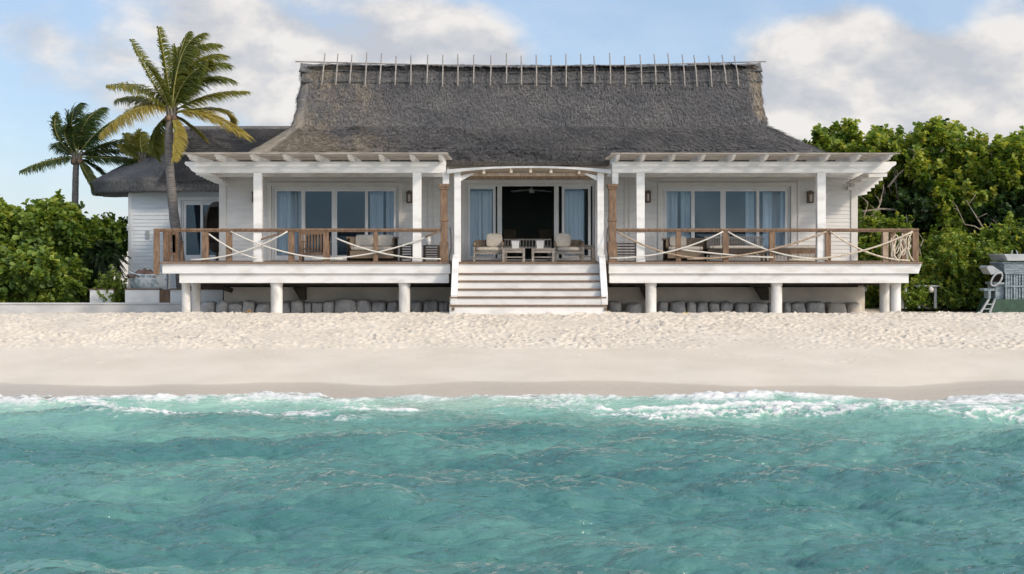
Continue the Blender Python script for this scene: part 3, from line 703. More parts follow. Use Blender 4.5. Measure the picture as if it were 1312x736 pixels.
# side rafters (outriggers) under the side eaves
for s_ in (1, -1):
    for k in range(6):
        t = k / 5; Yk = .9 + 4.2 * t; m_ = MB()
        if s_ > 0: xa, tip = XR - .02, np.array([11.42 + .5 * t, Yk, 4.20 - .38 * t])
        else: Yk = .9 + 2.4 * t; xa, tip = XL + .02, np.array([-9.62, Yk, 4.25 - .12 * t])
        x0_ = xa if Yk > WY0 else xa - s_ * .3
        m_.beam((x0_, Yk, tip[2] + .10 * (1 - t) - .12), tip, .07, .11); part('outrigger', m_, 'white', house)
    m_ = MB()
    for k in range(0):
        t0 = 0
        if s_ > 0: xa, xb0 = XR - .1, 11.40 + .07 * k
        else: xa, xb0 = XL + .1, -9.75 - .04 * k
        Ya = .8 + 4.5 * t0; m_.box(xa, xb0, Ya, Ya + .6, 4.28 - .38 * t0, 4.305 - .38 * t0)
    if s_ > 0: e = [(XR - .3, .8, 4.30), (11.45, .8, 4.30), (11.95, 5.3, 3.92), (XR - .3, 5.3, 3.92)]
    else: e = [(XL + .3, .8, 4.34), (-9.62, .8, 4.32), (-9.62, 3.4, 4.2), (XL + .3, 3.4, 4.2)]
    m_.add(e + [(p[0], p[1], p[2] + .05) for p in e], [(0, 3, 2, 1), (4, 5, 6, 7), (0, 1, 5, 4), (1, 2, 6, 5), (2, 3, 7, 6), (3, 0, 4, 7)]); part('soffit', m_, 'white', house)

# ---- arched porch canopy above the steps
arch = MB(); Yc = -.12
xs = np.linspace(X(573, Yc), X(783, Yc), 41); xc = (xs[0] + xs[-1]) / 2; hwid = (xs[-1] - xs[0]) / 2
def az(x): return Z(217.5, Yc) + .10 * (1 - ((x - xc) / hwid) ** 2)
for y0_, y1_, dz, th in ((-.16, -.10, 0, .10),):
    vs = [(x, y, az(x) - o_) for x in xs for y in (y0_, y1_) for o_ in (0, .055 + .075 * abs((x - xc) / hwid) ** 3)]
    fs = []
    for i in range(40):
        a = i * 4; b = a + 4
        fs += [(a, a + 1, b + 1, b), (a + 2, b + 2, b + 3, a + 3), (a, b, b + 2, a + 2), (a + 1, a + 3, b + 3, b + 1)]
    fs += [(0, 2, 3, 1), (160, 161, 163, 162)]
    arch.add(vs, fs)
can = part('porch_canopy', arch, 'canopy', house, label='shallow arched pale canopy above the steps')
ly = MB()
for k, y in enumerate(np.arange(-.06, 2.3, .16)):
    vs = [(x, yy, az(x) - .02 - o_) for x in xs[::2] for yy in (y, y + .13) for o_ in (0, .03)]
    fs = []
    for i in range(20):
        a = i * 4; b = a + 4
        fs += [(a, a + 1, b + 1, b), (a + 2, b + 2, b + 3, a + 3), (a, b, b + 2, a + 2), (a + 1, a + 3, b + 3, b + 1)]
    fs += [(0, 2, 3, 1), (80, 81, 83, 82)]
    ly.add(vs, fs)
part('canopy_slats', ly, 'drift', can)
for px in (620, 655, 680, 706, 742):
    q = MB(); x = X(px, 0); q.box(x - .04, x + .04, -.09, 2.3, az(x) - .19, az(x) - .052); part('rafter', q, 'drift', can)
q = MB(); q.box(X(583, .1), X(772, .1), .08, .18, Z(226, .1), Z(222, .1)); q.box(X(592, 2), X(765, 2), 2.0, 2.12, Z(230, 2), Z(224, 2)); part('header', q, 'woodlight', can)
for a, b, s_ in ((582, 590.5, 1), (765, 773.5, -1)):
    q = MB(); q.box(X(a, .1), X(b, .1), .0, .2, DT, Z(219.5, .1)); part('post', q, 'white', can, bevel=.008)
    xi = X(b if s_ > 0 else a, .1)
    q = MB(); q.prism([(xi, Z(232, .1)), (xi, Z(225.5, .1)), (xi + s_ * .3, Z(222.5, .1)), (xi + s_ * .42, Z(222.5, .1))], 'y', .05, .14); part('knee_brace', q, 'white', can)
    # rope looped over the newel side
    q = MB(); xo = X(577 if s_ > 0 else 778.5)
    q.tube([(xo, -.05, Z(292)), (xo - s_ * -.03, -.15, Z(305)), (xo + s_ * .04, -.3, Z(318)), (xo - s_ * .02, -.25, Z(330)), (xo, -.1, Z(338))], .018, 6); part('rope', q, 'darkwood', can)

# ---- railings
def sag(p0, p1, k=1.0, n=14, y=None):
    # steep near p0, flat near p1
    out = []
    for i in range(n + 1):
        t = i / n; out.append((p0[0] + (p1[0] - p0[0]) * t, p0[1] + (p1[1] - p0[1]) * t, p1[2] + (p0[2] - p1[2]) * (1 - t) ** (1.0 + k)))
    return out
def railing(posts, x0, x1, label, ropes):
    rl = MB(); rl.box(X(x0), X(x1), -.035, .075, Z(295.8), Z(293)); rl.box(X(x0), X(x1), -.01, .05, Z(297.6), Z(295.8) - .002)
    o = part('railing', rl, 'wood', house, bevel=.005, label=label)
    for a, b, z0, m_ in posts:
        p = MB(); p.box(X(a), X(b), -.03 if z0 > 1.5 else -.12, .09 if z0 > 1.5 else -.022, z0, Z(297.7) if z0 > 1.5 else Z(293.2)); part('post', p, m_, o, bevel=.006)
    for i, (a, b, ya, yb, m_, k) in enumerate(ropes):
        off = -.06 - .035 * (i % 2)
        t = MB(); t.tube(sag((X(a), off, Z(ya)), (X(b), off, Z(yb)), k), .024 if m_ == 'rope' else .027, 7); part('rope' if m_ == 'rope' else 'brace', t, m_, o, smooth=True)
    return o
railing([(198, 205, 1.19, 'wood'), (259, 267, DT, 'wood'), (289.5, 297, DT, 'wood'), (369.5, 377, DT, 'wood'), (414, 421, DT, 'wood'), (478.5, 484, DT, 'wood')], 198, 564,
        'brown timber railing with draped white rope on the left deck',
        [(296, 440, 297, 332, 'rope', 1.1), (369, 245, 297, 333, 'rope', 1.0), (369, 335, 296.5, 307, 'wood', 0), (430, 565, 305, 332, 'rope', 1.2), (563, 400, 297, 332, 'rope', 1.1), (563, 545, 296.5, 304, 'wood', 0), (268, 330, 300, 331, 'rope', .5)])
railing([(866, 872.5, DT, 'wood'), (926, 933.5, DT, 'wood'), (985.5, 993, DT, 'wood'), (1057, 1064.5, DT, 'wood'), (1131, 1138, DT, 'woodlight'), (1169, 1177, DT, 'wood')], 790, 1177,
        'brown timber railing with draped white rope on the right deck',
        [(790, 905, 297, 331, 'woodlight', 1.0), (926, 780, 297, 331, 'rope', 1.2), (932, 1060, 297, 332, 'rope', 1.2), (1058, 880, 297, 332, 'woodlight', 1.1), (1063, 1165, 297, 334, 'drift', 1.0), (1168, 1010, 297, 333, 'drift', 1.2), (872, 990, 320, 330, 'rope', .5)])
# side returns of the railings
for xs_, ys_ in ((X(201.5), (1.05, 2.2)), (X(1173), (1.2, 2.4, 3.35))):
    q = MB(); q.box(xs_ - .05, xs_ + .05, .09, 3.4, Z(295.8), Z(293)); o = part('side_railing', q, 'wood', house)
    for y in ys_:
        q = MB(); q.box(xs_ - .08, xs_ + .08, y - .08, y + .08, DT, Z(295.9)); part('post', q, 'wood', o)
# twisted driftwood lattice in the last right bay
rq = random.Random(5)
for i in range(9):
    q = MB(); x = X(1141 + i * 3.1); pts = [(x + rq.uniform(-.05, .05) + .05 * math.sin(j * 1.5 + i), -.03 + .03 * math.sin(i * 2 + j), DT + .02 + j * (.72 + .03 * i * (i % 2) ) * .24) for j in range(5)]
    if i % 2: pts = [(p[0] + .07 * (j - 2) * .5, p[1], p[2]) for j, p in enumerate(pts)]
    q.tube(pts, [.028, .026, .024, .022, .018], 6); part('driftwood_baluster', q, 'drift', house, smooth=True)
for i, c in enumerate(((1147, 313, 7), (1156, 317, 6), (1163, 311, 5.5))):
    q = MB(); q.tube([(X(c[0] + c[2] * .6 * math.cos(t)), -.06, Z(c[1] + c[2] * 1.7 * math.sin(t))) for t in np.linspace(.3, 6.0, 14)], .017, 6); part('driftwood_loop', q, 'drift', house, smooth=True)

# ================================================================ wall lanterns, fan
def lantern(px, py, label):
    x = X(px, 3.42); z = Z(py, 3.42); t = thing('wall_lantern', label, 'wall lamp', (x, 3.48, z), 'bronze wall lanterns')
    q = MB(); q.box(x - .09, x + .09, 3.44, 3.478, z - .19, z + .19); part('back_plate', q, 'bronze', t)
    q = MB()
    for sx in (-1, 1):
        for yy in (3.24, 3.40): q.box(x + sx * .075 - .012, x + sx * .075 + .012, yy, yy + .024, z - .14, z + .14)
    q.box(x - .10, x + .10, 3.225, 3.438, z + .14, z + .175); q.box(x - .09, x + .09, 3.235, 3.438, z - .17, z - .14); q.box(x - .05, x + .05, 3.28, 3.4, z + .176, z + .21)
    part('cage', q, 'bronze', t)
    q = MB(); q.lathe(x, 3.33, [(.045, z - .138), (.045, z + .09), (.02, z + .11)], 12); part('lamp_glass', q, 'glow', t)
    return t
lantern(327.5, 253, 'bronze box lantern on the wall partly behind the leftmost pergola post')
lantern(524.5, 253, 'bronze box lantern on the left wing wall beside its right pergola post')
lantern(830, 252.5, 'bronze box lantern on the right wing wall just right of its first pergola post')
lantern(1038, 253, 'bronze box lantern on the far right wall left of the last pergola post')

fc = P(681, 244, 5.2); t = thing('ceiling_fan', 'white ceiling fan hanging in the dark centre room', 'ceiling fan', tuple(fc))
q = MB(); q.lathe(fc[0], fc[1], [(.06, fc[2] - .10), (.11, fc[2] - .06), (.11, fc[2] + .04), (.04, fc[2] + .06), (.02, fc[2] + .07), (.02, 4.098)], 16); part('motor', q, 'fan', t)
for k in range(5):
    a_ = 2 * math.pi * k / 5 + .25; d = Vector((math.cos(a_), math.sin(a_), 0)); s_ = Vector((-d.y, d.x, .22)) * .075
    c0_ = Vector(fc) + d * .12; c1_ = Vector(fc) + d * .72 - Vector((0, 0, .05)); dz = Vector((0, 0, .015))
    q = MB(); q.add([c0_ - s_ * .6, c0_ + s_ * .6, c1_ + s_, c1_ - s_, c0_ - s_ * .6 + dz, c0_ + s_ * .6 + dz, c1_ + s_ + dz, c1_ - s_ + dz], [(0, 3, 2, 1), (4, 5, 6, 7), (0, 1, 5, 4), (1, 2, 6, 5), (2, 3, 7, 6), (3, 0, 4, 7)])
    part('blade', q, 'fan', t)

# ================================================================ furniture
def puff(mb, x0, x1, y0, y1, z0, z1, n=6, b=.35, tilt=0):
    """soft cushion: inflated box"""
    vs = []; fs = []
    def mapc(u, v, w_):
        r_ = 1 - .045 * (abs(u) ** 3 * abs(v) ** 3 + abs(u) ** 3 * abs(w_) ** 3 + abs(v) ** 3 * abs(w_) ** 3)
        x = (x0 + x1) / 2 + u * (x1 - x0) / 2 * r_; y = (y0 + y1) / 2 + v * (y1 - y0) / 2 * r_; z = (z0 + z1) / 2 + w_ * (z1 - z0) / 2 * r_
        return (x, y + tilt * (z - z0), z)
    g = np.linspace(-1, 1, n)
    for ax in range(3):
        for s_ in (-1, 1):
            o_ = len(vs)
            for i in range(n):
                for j in range(n):
                    bul = 1 - .12 * (max(abs(g[i]), abs(g[j])) ** 4)
                    c = [0, 0, 0]; c[ax] = s_ * (bul); c[(ax + 1) % 3] = g[i]; c[(ax + 2) % 3] = g[j]
                    vs.append(mapc(*c))
            for i in range(n - 1):
                for j in range(n - 1):
                    q_ = (o_ + i * n + j, o_ + (i + 1) * n + j, o_ + (i + 1) * n + j + 1, o_ + i * n + j + 1); fs.append(q_ if s_ > 0 else q_[::-1])
    mb.add(vs, fs)
def armchair(x, y, w_, label, flip=1):
    t = thing('armchair', label, 'armchair', (x, y, DT), 'wicker armchairs at the top of the steps')
    d = .75; h = DT
    for sx in (-1, 1):
        for yy in (y - d / 2, y + d / 2 - .06):
            q = MB(); q.box(x + sx * w_ / 2 - .03, x + sx * w_ / 2 + .03, yy, yy + .06, h, h + (.52 if yy < y else .62)); part('leg', q, 'greywood', t)
        q = MB(); q.tube([(x + sx * w_ / 2, y - d / 2 - .03, h + .50), (x + sx * w_ / 2, y - .1, h + .56), (x + sx * w_ / 2, y + d / 2, h + .60)], .045, 8); part('armrest', q, 'wicker', t, smooth=True)
    q = MB(); q.box(x - w_ / 2 + .03, x + w_ / 2 - .03, y - d / 2 + .01, y + d / 2 - .04, h + .22, h + .31); q.box(x - w_ / 2 + .03, x + w_ / 2 - .03, y - d / 2 + .02, y - d / 2 + .05, h + .06, h + .10); part('seat_frame', q, 'greywood', t)
    q = MB(); q.box(x - w_ / 2 + .03, x + w_ / 2 - .03, y + d / 2 - .10, y + d / 2 - .04, h + .311, h + .66)
    for k in range(9): xx = x - w_ / 2 + .06 + k * (w_ - .14) / 8; q.tube([(xx, y + d / 2 - .11, h + .32), (xx, y + d / 2 - .11, h + .68)], .014, 5)
    part('backrest', q, 'wicker', t)
    q = MB(); puff(q, x - w_ / 2 + .05, x + w_ / 2 - .05, y - d / 2 + .02, y + d / 2 - .12, h + .312, h + .45); part('seat_cushion', q, 'cushion', t, smooth=True)
    p = thing('cushion', ('white square throw pillow leaning in the left armchair' if flip > 0 else 'white square throw pillow leaning in the right armchair'), 'cushion', (x + flip * .18, y + .2, h + .45), 'throw pillows at the top of the steps')
    q = MB(); puff(q, x + flip * .18 - .25, x + flip * .18 + .25, y + .05, y + .19, h + .452, h + .87, tilt=.12); part('cover', q, 'cushion', p, smooth=True)
    return t
def low_table(x, y, w_, d, h_, label, name='coffee_table', cat='coffee table'):
    t = thing(name, label, cat, (x, y, DT), 'low wooden tables at the top of the steps'); h = DT
    for sx in (-1, 1):
        for sy in (-1, 1):
            q = MB(); q.box(x + sx * (w_ / 2 - .04) - .035, x + sx * (w_ / 2 - .04) + .035, y + sy * (d / 2 - .04) - .035, y + sy * (d / 2 - .04) + .035, h, h + h_ - .04); part('leg', q, 'greywood', t)
    q = MB()
    for k in range(6): xa = x - w_ / 2 + k * w_ / 6; q.box(xa + .004, xa + w_ / 6 - .004, y - d / 2, y + d / 2, h + h_ - .04, h + h_)
    part('tabletop', q, 'greywood', t)
    q = MB(); q.box(x - w_ / 2 + .075, x + w_ / 2 - .075, y - d / 2 + .02, y - d / 2 + .05, h + h_ - .13, h + h_ - .042); q.box(x - w_ / 2 + .075, x + w_ / 2 - .075, y - d / 2 + .02, y + d / 2 - .02, h + .12, h + .15); part('shelf', q, 'greywood', t)
    return t
Yf = 1.2
armchair(X(625.5, Yf), Yf + .5, .86, 'wicker armchair with cream cushions left of the steps, in front of the left door panel', 1)
armchair(X(729.5, Yf), Yf + .5, .86, 'wicker armchair with cream cushions right of the steps, in front of the right door panel', -1)
low_table(X(658, Yf), Yf - .05, .70, .6, .40, 'low slatted wooden table just right of the left armchair')
low_table(X(695.5, Yf), Yf - .05, .70, .6, .40, 'low slatted wooden table just left of the right armchair')
low_table(X(752, 2.4), 2.4, .45, .45, .5, 'small side table against the right door frame beside the right armchair', 'side_table', 'side table')
# objects on tables
for px, lab in ((660.5, 'pale blue-white square planter on the left low table'), (692, 'pale blue-white square planter on the right low table')):
    t = thing('planter_box', lab, 'planter', (X(px, 1.2), 1.2, DT + .40), 'square planters on the low tables'); x = X(px, 1.2)
    q = MB(); q.prism([(x - .10, DT + .402), (x + .10, DT + .402), (x + .12, DT + .62), (x - .12, DT + .62)], 'y', 1.08, 1.32); part('body', q, 'concrete', t)
    q = MB(); q.box(x - .125, x + .125, 1.075, 1.325, DT + .621, DT + .645); part('rim', q, 'metal', t)
q = MB(); x = X(676, 1.9); 
t = thing('bench', 'long low slatted bench behind the two low tables at the top of the steps', 'bench', (x, 2.2, DT))
q.box(x - .75, x + .75, 1.95, 2.4, DT + .40, DT + .45); part('seat', q, 'greywood', t)
for sx in (-1, 1):
    q = MB(); q.box(x + sx * .68 - .04, x + sx * .68 + .04, 1.97, 2.38, DT, DT + .398); part('leg', q, 'greywood', t)
q = MB()
for k in range(16): xx = x - .72 + k * .096; q.box(xx, xx + .03, 2.36, 2.39, DT + .452, DT + .66)
q.box(x - .75, x + .75, 2.355, 2.395, DT + .661, DT + .70); part('backrest', q, 'greywood', t)

# indoor dining chairs and table in the dark room
def dining_chair(px, lab):
    Y = 6.6; x = X(px, Y); t = thing('dining_chair', lab, 'chair', (x, Y, DT), 'dining chairs in the dark centre room')
    q = MB(); q.box(x - .22, x + .22, Y - .22, Y + .22, DT + .43, DT + .5); part('seat', q, 'cushion', t)
    q = MB(); q.box(x - .21, x + .21, Y + .17, Y + .22, DT + .5, DT + 1.05); part('backrest', q, 'wicker', t)
    for sx in (-1, 1):
        for sy in (-1, 1): q = MB(); q.box(x + sx * .19 - .02, x + sx * .19 + .02, Y + sy * .19 - .02, Y + sy * .19 + .02, DT, DT + .429); part('leg', q, 'wood', t)
dining_chair(653.5, 'pale dining chair at the left end of the indoor table'); dining_chair(699, 'pale dining chair with a high back at the right end of the indoor table')
x = X(677, 6.6); t = thing('dining_table', 'dark dining table inside the centre room', 'table', (x, 6.6, DT))
q = MB(); q.box(x - .45, x + .45, 6.2, 7.0, DT + .70, DT + .75); part('tabletop', q, 'wood', t)
for sx in (-1, 1): q = MB(); q.box(x + sx * .38 - .04, x + sx * .38 + .04, 6.3, 6.9, DT, DT + .70); part('leg', q, 'wood', t)

# left deck: slatted wooden chairs
def slat_chair(x, y, w_, label, mat='wood'):
    t = thing('slatted_chair', label, 'chair', (x, y, DT), 'slatted wooden chairs on the left deck')
    for sx in (-1, 1):
        q = MB(); q.box(x + sx * w_ / 2 - .035, x + sx * w_ / 2 + .035, y - .30, y - .24, DT, DT + .92); part('leg', q, mat, t)
        q = MB(); q.box(x + sx * w_ / 2 - .035, x + sx * w_ / 2 + .035, y + .26, y + .32, DT, DT + .60); part('leg', q, mat, t)
        q = MB(); q.box(x + sx * w_ / 2 - .045, x + sx * w_ / 2 + .045, y - .238, y + .36, DT + .601, DT + .63); part('armrest', q, mat, t)
    q = MB(); q.box(x - w_ / 2 + .036, x + w_ / 2 - .036, y - .29, y - .25, DT + .82, DT + .91); q.box(x - w_ / 2 + .036, x + w_ / 2 - .036, y - .29, y - .25, DT + .2, DT + .27)
    n = 8
    for k in range(n): xx = x - w_ / 2 + .06 + k * (w_ - .12 - .04) / (n - 1); q.box(xx, xx + .045, y - .285, y - .255, DT + .271, DT + .819)
    part('backrest', q, mat, t)
    q = MB(); q.box(x - w_ / 2 + .036, x + w_ / 2 - .036, y - .245, y + .33, DT + .36, DT + .40); part('seat', q, mat, t)
slat_chair(X(403, .9), .9, .80, 'brown slat-backed armchair on the left deck, seen from behind the railing')
slat_chair(X(225.5, 1.6), 1.6, .22, 'narrow brown slatted stand at the far left corner of the left deck')

def wicker_sofa(px0, px1, Y, hgt, label, cushion_px):
    x0, x1 = X(px0, Y), X(px1, Y); xm = (x0 + x1) / 2
    t = thing('wicker_sofa', label, 'sofa', (xm, Y, DT))
    pts = []
    for k in range(17):
        a_ = math.pi * k / 16; pts.append((xm - (x1 - x0) / 2 * math.cos(a_), Y + .45 - .9 * (1 - math.sin(a_)) * .5 - .1))
    q = MB(); 
    n = len(pts)
    vs = [(p[0], p[1], z) for p in pts for z in (DT + .02, DT + hgt - .04 * (0))] + [(xm + (p[0] - xm) * .88, p[1] - .08, z) for p in pts for z in (DT + .02, DT + hgt)]
    fs = []
    for i in range(n - 1):
        a = 2 * i; b = a + 2; c = 2 * n
        fs += [(a, b, b + 1, a + 1), (a + c, a + 1 + c, b + 1 + c, b + c), (a + 1, b + 1, b + 1 + c, a + 1 + c)]
    q.add(vs, fs); part('backrest', q, 'wicker', t)
    q = MB(); q.tube([(p[0], p[1] - .04, DT + hgt) for p in pts], .045, 7); part('top_roll', q, 'wicker', t, smooth=True)
    q = MB(); q.box(x0 + .12, x1 - .12, Y - .35, Y + .3, DT + .1, DT + .33); part('base', q, 'wicker', t)
    q = MB(); puff(q, x0 + .14, x1 - .14, Y - .38, Y + .25, DT + .332, DT + .47); part('seat_cushion', q, 'cushion', t, smooth=True)
    for k, (a, b) in enumerate(cushion_px):
        q = MB(); puff(q, X(a, Y), X(b, Y), Y + .0, Y + .14, DT + .472, DT + hgt + .1, tilt=.15); part('back_cushion', q, 'woodlight' if k == 9 else 'cushion', t, smooth=True)
    return t
wicker_sofa(445, 510, 1.6, .72, 'curved wicker sofa with tan cushions on the left deck', [(455, 478), (483, 504)])
wicker_sofa(849, 905, 1.8, .68, 'curved wicker sofa with tan cushions at the left end of the right deck', [(858, 880)])

def side_table(px, Y, w_, h_, label, mat='darkwood'):
    x = X(px, Y); t = thing('side_table', label, 'side table', (x, Y, DT))
    q = MB(); q.box(x - w_ / 2, x + w_ / 2, Y - w_ / 2, Y + w_ / 2, DT + h_ - .04, DT + h_); part('tabletop', q, mat, t)
    for sx in (-1, 1):
        for sy in (-1, 1): q = MB(); q.box(x + sx * (w_ / 2 - .03) - .025, x + sx * (w_ / 2 - .03) + .025, Y + sy * (w_ / 2 - .03) - .025, Y + sy * (w_ / 2 - .03) + .025, DT, DT + h_ - .041); part('leg', q, mat, t)
    q = MB()
    for k in range(5): q.box(x - w_ / 2 + .055, x + w_ / 2 - .055, Y - w_ / 2 + .01, Y - w_ / 2 + .03, DT + .08 + k * (h_ - .2) / 4, DT + .12 + k * (h_ - .2) / 4)
    part('slats', q, mat, t)
    return t
side_table(521, 1.7, .42, .52, 'dark slatted side table right of the curved wicker sofa, left of the pergola post')
side_table(553, 1.4, .5, .50, 'dark slatted side table at the right end of the left deck beside the brown newel')
x = X(549, 1.3); t = thing('hurricane_lamp', 'pale glass hurricane lamp on the dark table at the right end of the left deck', 'lantern', (x, 1.3, DT + .5))
q = MB(); q.lathe(x, 1.3, [(.07, DT + .502), (.07, DT + .53), (.05, DT + .54)], 14); part('base', q, 'metal', t)
q = MB(); q.lathe(x, 1.3, [(.05, DT + .541), (.075, DT + .62), (.06, DT + .74), (.045, DT + .78)], 14); part('shade', q, 'vinyl', t)

def lounger(px0, px1, Y, label, mat='darkwood', hgt=.38, back=True, cush=True):
    x0, x1 = X(px0, Y), X(px1, Y); t = thing('daybed', label, 'daybed', ((x0 + x1) / 2, Y, DT))
    q = MB(); q.box(x0, x1, Y - .38, Y - .34, DT + hgt - .14, DT + hgt); q.box(x0, x1, Y + .34, Y + .38, DT + hgt - .14, DT + hgt); q.box(x0, x0 + .04, Y - .339, Y + .339, DT + hgt - .14, DT + hgt); q.box(x1 - .04, x1, Y - .339, Y + .339, DT + hgt - .14, DT + hgt)
    part('frame', q, mat, t)
    q = MB(); k = x0 + .04
    while k < x1 - .06: q.box(k, k + .022, Y - .36, Y - .34, DT + .05, DT + hgt - .142); k += .042
    part('reed_panel', q, 'wicker', t)
    for xx in (x0 + .03, x1 - .03):
        for yy in (-.33, .33): q = MB(); q.box(xx - .03, xx + .03, Y + yy - .03, Y + yy + .03, DT, DT + hgt - .142); part('leg', q, mat, t)
    if cush: q = MB(); puff(q, x0 + .05, x1 - .05, Y - .33, Y + .33, DT + hgt + .002, DT + hgt + .11, n=8); part('mattress', q, 'cushion', t, smooth=True)
    if back:
        q = MB(); k = x0 + .02
        while k < x1 - .03: q.box(k, k + .025, Y + .381, Y + .40, DT + hgt - .1, DT + hgt + .34); k += .05
        q.box(x0, x1, Y + .375, Y + .41, DT + hgt + .341, DT + hgt + .39); part('backrest', q, 'greywood', t)
lounger(905, 980, 1.5, 'long dark daybed with slatted back in the middle of the right deck')
lounger(988, 1050, 1.4, 'reed-fronted daybed at the right end of the right deck, beside the far pergola post', 'wood', back=False)
# grey steamer chair behind the newel on the right deck
x = X(802, 1.2); t = thing('deck_chair', 'grey slatted deck chair beside the brown newel on the right deck', 'chair', (x, 1.2, DT))
q = MB()
for k in range(6): q.box(x - .30, x + .30, .85 + k * .13, .85 + k * .13 + .09, DT + .10 + k * .085, DT + .14 + k * .085)
part('seat', q, 'darkwood', t)
q = MB()
for sx in (-1, 1): q.beam((x + sx * .33, .85, DT + .08), (x + sx * .33, 1.65, DT + .58), .05, .06); q.box(x + sx * .33 - .025, x + sx * .33 + .025, 1.5, 1.56, DT, DT + .5)
part('frame', q, 'darkwood', t)

# black rounded garden sculpture / wicker egg chair at the left corner behind the deck
x = X(278, 4.6); t = thing('hanging_egg_chair', 'dark wicker egg chair standing behind the left corner post', 'egg chair', (x, 4.6, DT))
q = MB(); prof = []
vs = []; n = 22; m_ = 14
for j in range(m_ + 1):
    a_ = math.pi * j / m_; r_ = .42 * math.sin(a_) ** .8 if 0 < j < m_ else .02; vs += [(x + r_ * math.cos(2 * math.pi * k / n), 4.6 + r_ * math.sin(2 * math.pi * k / n), DT + .25 + .85 - .85 * math.cos(a_)) for k in range(n)]
fs = [(j * n + k, j * n + (k + 1) % n, (j + 1) * n + (k + 1) % n, (j + 1) * n + k) for j in range(m_) for k in range(n) if not (3 < j < 11 and 14 <= k <= 18)]
q.add(vs, fs); part('basket', q, 'darkwood', t, smooth=True)
q = MB(); q.lathe(x, 4.6, [(.35, DT - .3), (.35, DT - .25), (.05, DT - .2), (.05, DT + .26)], 14); part('stand', q, 'darkwood', t)

# ================================================================ LEFT BUNGALOW
bung = thing('bungalow', 'smaller pale-blue boarded bungalow with rounded dark thatch roof behind the left palm', 'house', (X(225, 7), 9, .6))
BY = 7.0; bx0, bx1 = X(165, BY), -8.2
q = MB(); d0, d1, dz = X(232, BY), X(284, BY), Z(257, BY); DB = Z(333, BY)
q.box(bx0, d0, BY, BY + .14, .2, 4.25); q.box(d1, bx1, BY, BY + .14, .2, 4.25); q.box(d0, d1, BY, BY + .14, dz, 4.25); q.box(d0, d1, BY, BY + .14, .2, DB)
q.box(bx0, bx0 + .14, BY + .14, 13, .2, 4.25); q.box(bx0 + .14, bx1, 12.86, 13, .2, 4.25)
bw = part('wall', q, 'bluesiding', bung)
q = MB(); clap(q, bx0, d0 - .1, .5, 4.1, BY, .13); clap(q, d1 + .1, bx1, .5, 4.1, BY, .13); clap(q, d0 - .1, d1 + .1, dz + .12, 4.1, BY, .13); part('siding', q, 'bluesiding', bw)
q = MB(); q.box(d0 - .1, d0, BY - .05, BY + .02, DB, dz + .12); q.box(d1, d1 + .1, BY - .05, BY + .02, DB, dz + .12); q.box(d0, d1, BY - .05, BY + .02, dz, dz + .12); q.box(bx0 - .01, bx0 + .12, BY - .045, BY, .5, 4.1); part('trim', q, 'vinyl', bw)
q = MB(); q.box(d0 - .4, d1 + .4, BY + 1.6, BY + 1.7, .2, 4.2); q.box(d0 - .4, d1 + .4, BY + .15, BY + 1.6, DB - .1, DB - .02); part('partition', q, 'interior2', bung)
slider(d0, d1, dz, [(d0 + .08, X(258, BY) + .04, 0), (X(258, BY) - .04, d1 - .08, .044)], y=BY + .03, z0=DB, par=bung)
rows = [(4.05, -15.0, -7.4, 6.8, 13.4, 3.0), (3.92, -15.35, -7.2, 6.35, 13.8, 3.3), (4.28, -15.45, -7.1, 6.3, 13.9, 3.3), (5.1, -14.2, -7.0, 7.5, 12.6, 2.3), (5.9, -13.0, -7.0, 9.1, 11, .9), (6.35, -12.3, -7.0, 9.9, 10.1, .08)]
thatch('roof', rows, 'thatch2', bung, None, 26000, None, seed=40, nf=120, ns=50, disp=.05)
q = MB(); q.tube([(-12.35, 10, 6.38), (-7.6, 10, 6.38)], .12, 8); part('ridge_thatch', q, 'thatch2', bung)
q = MB(); xx, zz = X(189, BY - .05), Z(301, BY - .05); q.box(xx - .06, xx + .06, BY - .05, BY - .02, zz - .14, zz + .14); part('meter_box', q, 'metal', bung)

# ================================================================ low walls at the left
def wallthing(name, label, x0, x1, y0, y1, z0, z1, capm, bodym, cap_h=.05, group=None):
    t = thing(name, label, 'wall', ((x0 + x1) / 2, (y0 + y1) / 2, z0), group)
    q = MB(); q.box(x0, x1, y0, y1, z0, z1); part('body', q, bodym, t, bevel=.01)
    if capm: q = MB(); q.box(x0 - .03, x1 + .03, y0 - .03, y1 + .03, z1 + .001, z1 + cap_h); part('coping', q, capm, t, bevel=.01)
    return t
wallthing('sea_wall', 'long low pale concrete retaining wall along the sand left of the villa', -22, X(262, 2.3), 2.3, 2.6, -.3, Z(390.5, 2.3), 'concrete', 'concrete')
wallthing('planter_wall', 'short white planter wall with wooden coping at the far left, below the dark palm', X(115, 3.4), X(145, 3.4), 3.4, 3.7, 0, Z(371.5, 3.4), 'wood', 'white', .03, 'white planter walls')
wallthing('planter_wall', 'longer white planter wall with wooden coping below the white boat', X(160, 3.4), X(204, 3.4), 3.4, 3.7, 0, Z(371.5, 3.4), 'wood', 'white', .03, 'white planter walls')
wallthing('planter_wall', 'white planter wall running under the left corner of the deck', X(218, 3.4), X(286, 3.4), 3.4, 3.7, 0, Z(371.5, 3.4), 'wood', 'white', .03, 'white planter walls')
q = MB(); q.box(X(204.5, 3.5), X(217.5, 3.5), 3.5, 3.62, 0, Z(371.5, 3.5)); 
o = part('wooden_gate_panel', q, 'wood', None, origin=(X(211, 3.5), 3.55, 0)); set_props(o, 'small brown timber panel between two white planter walls', 'panel')
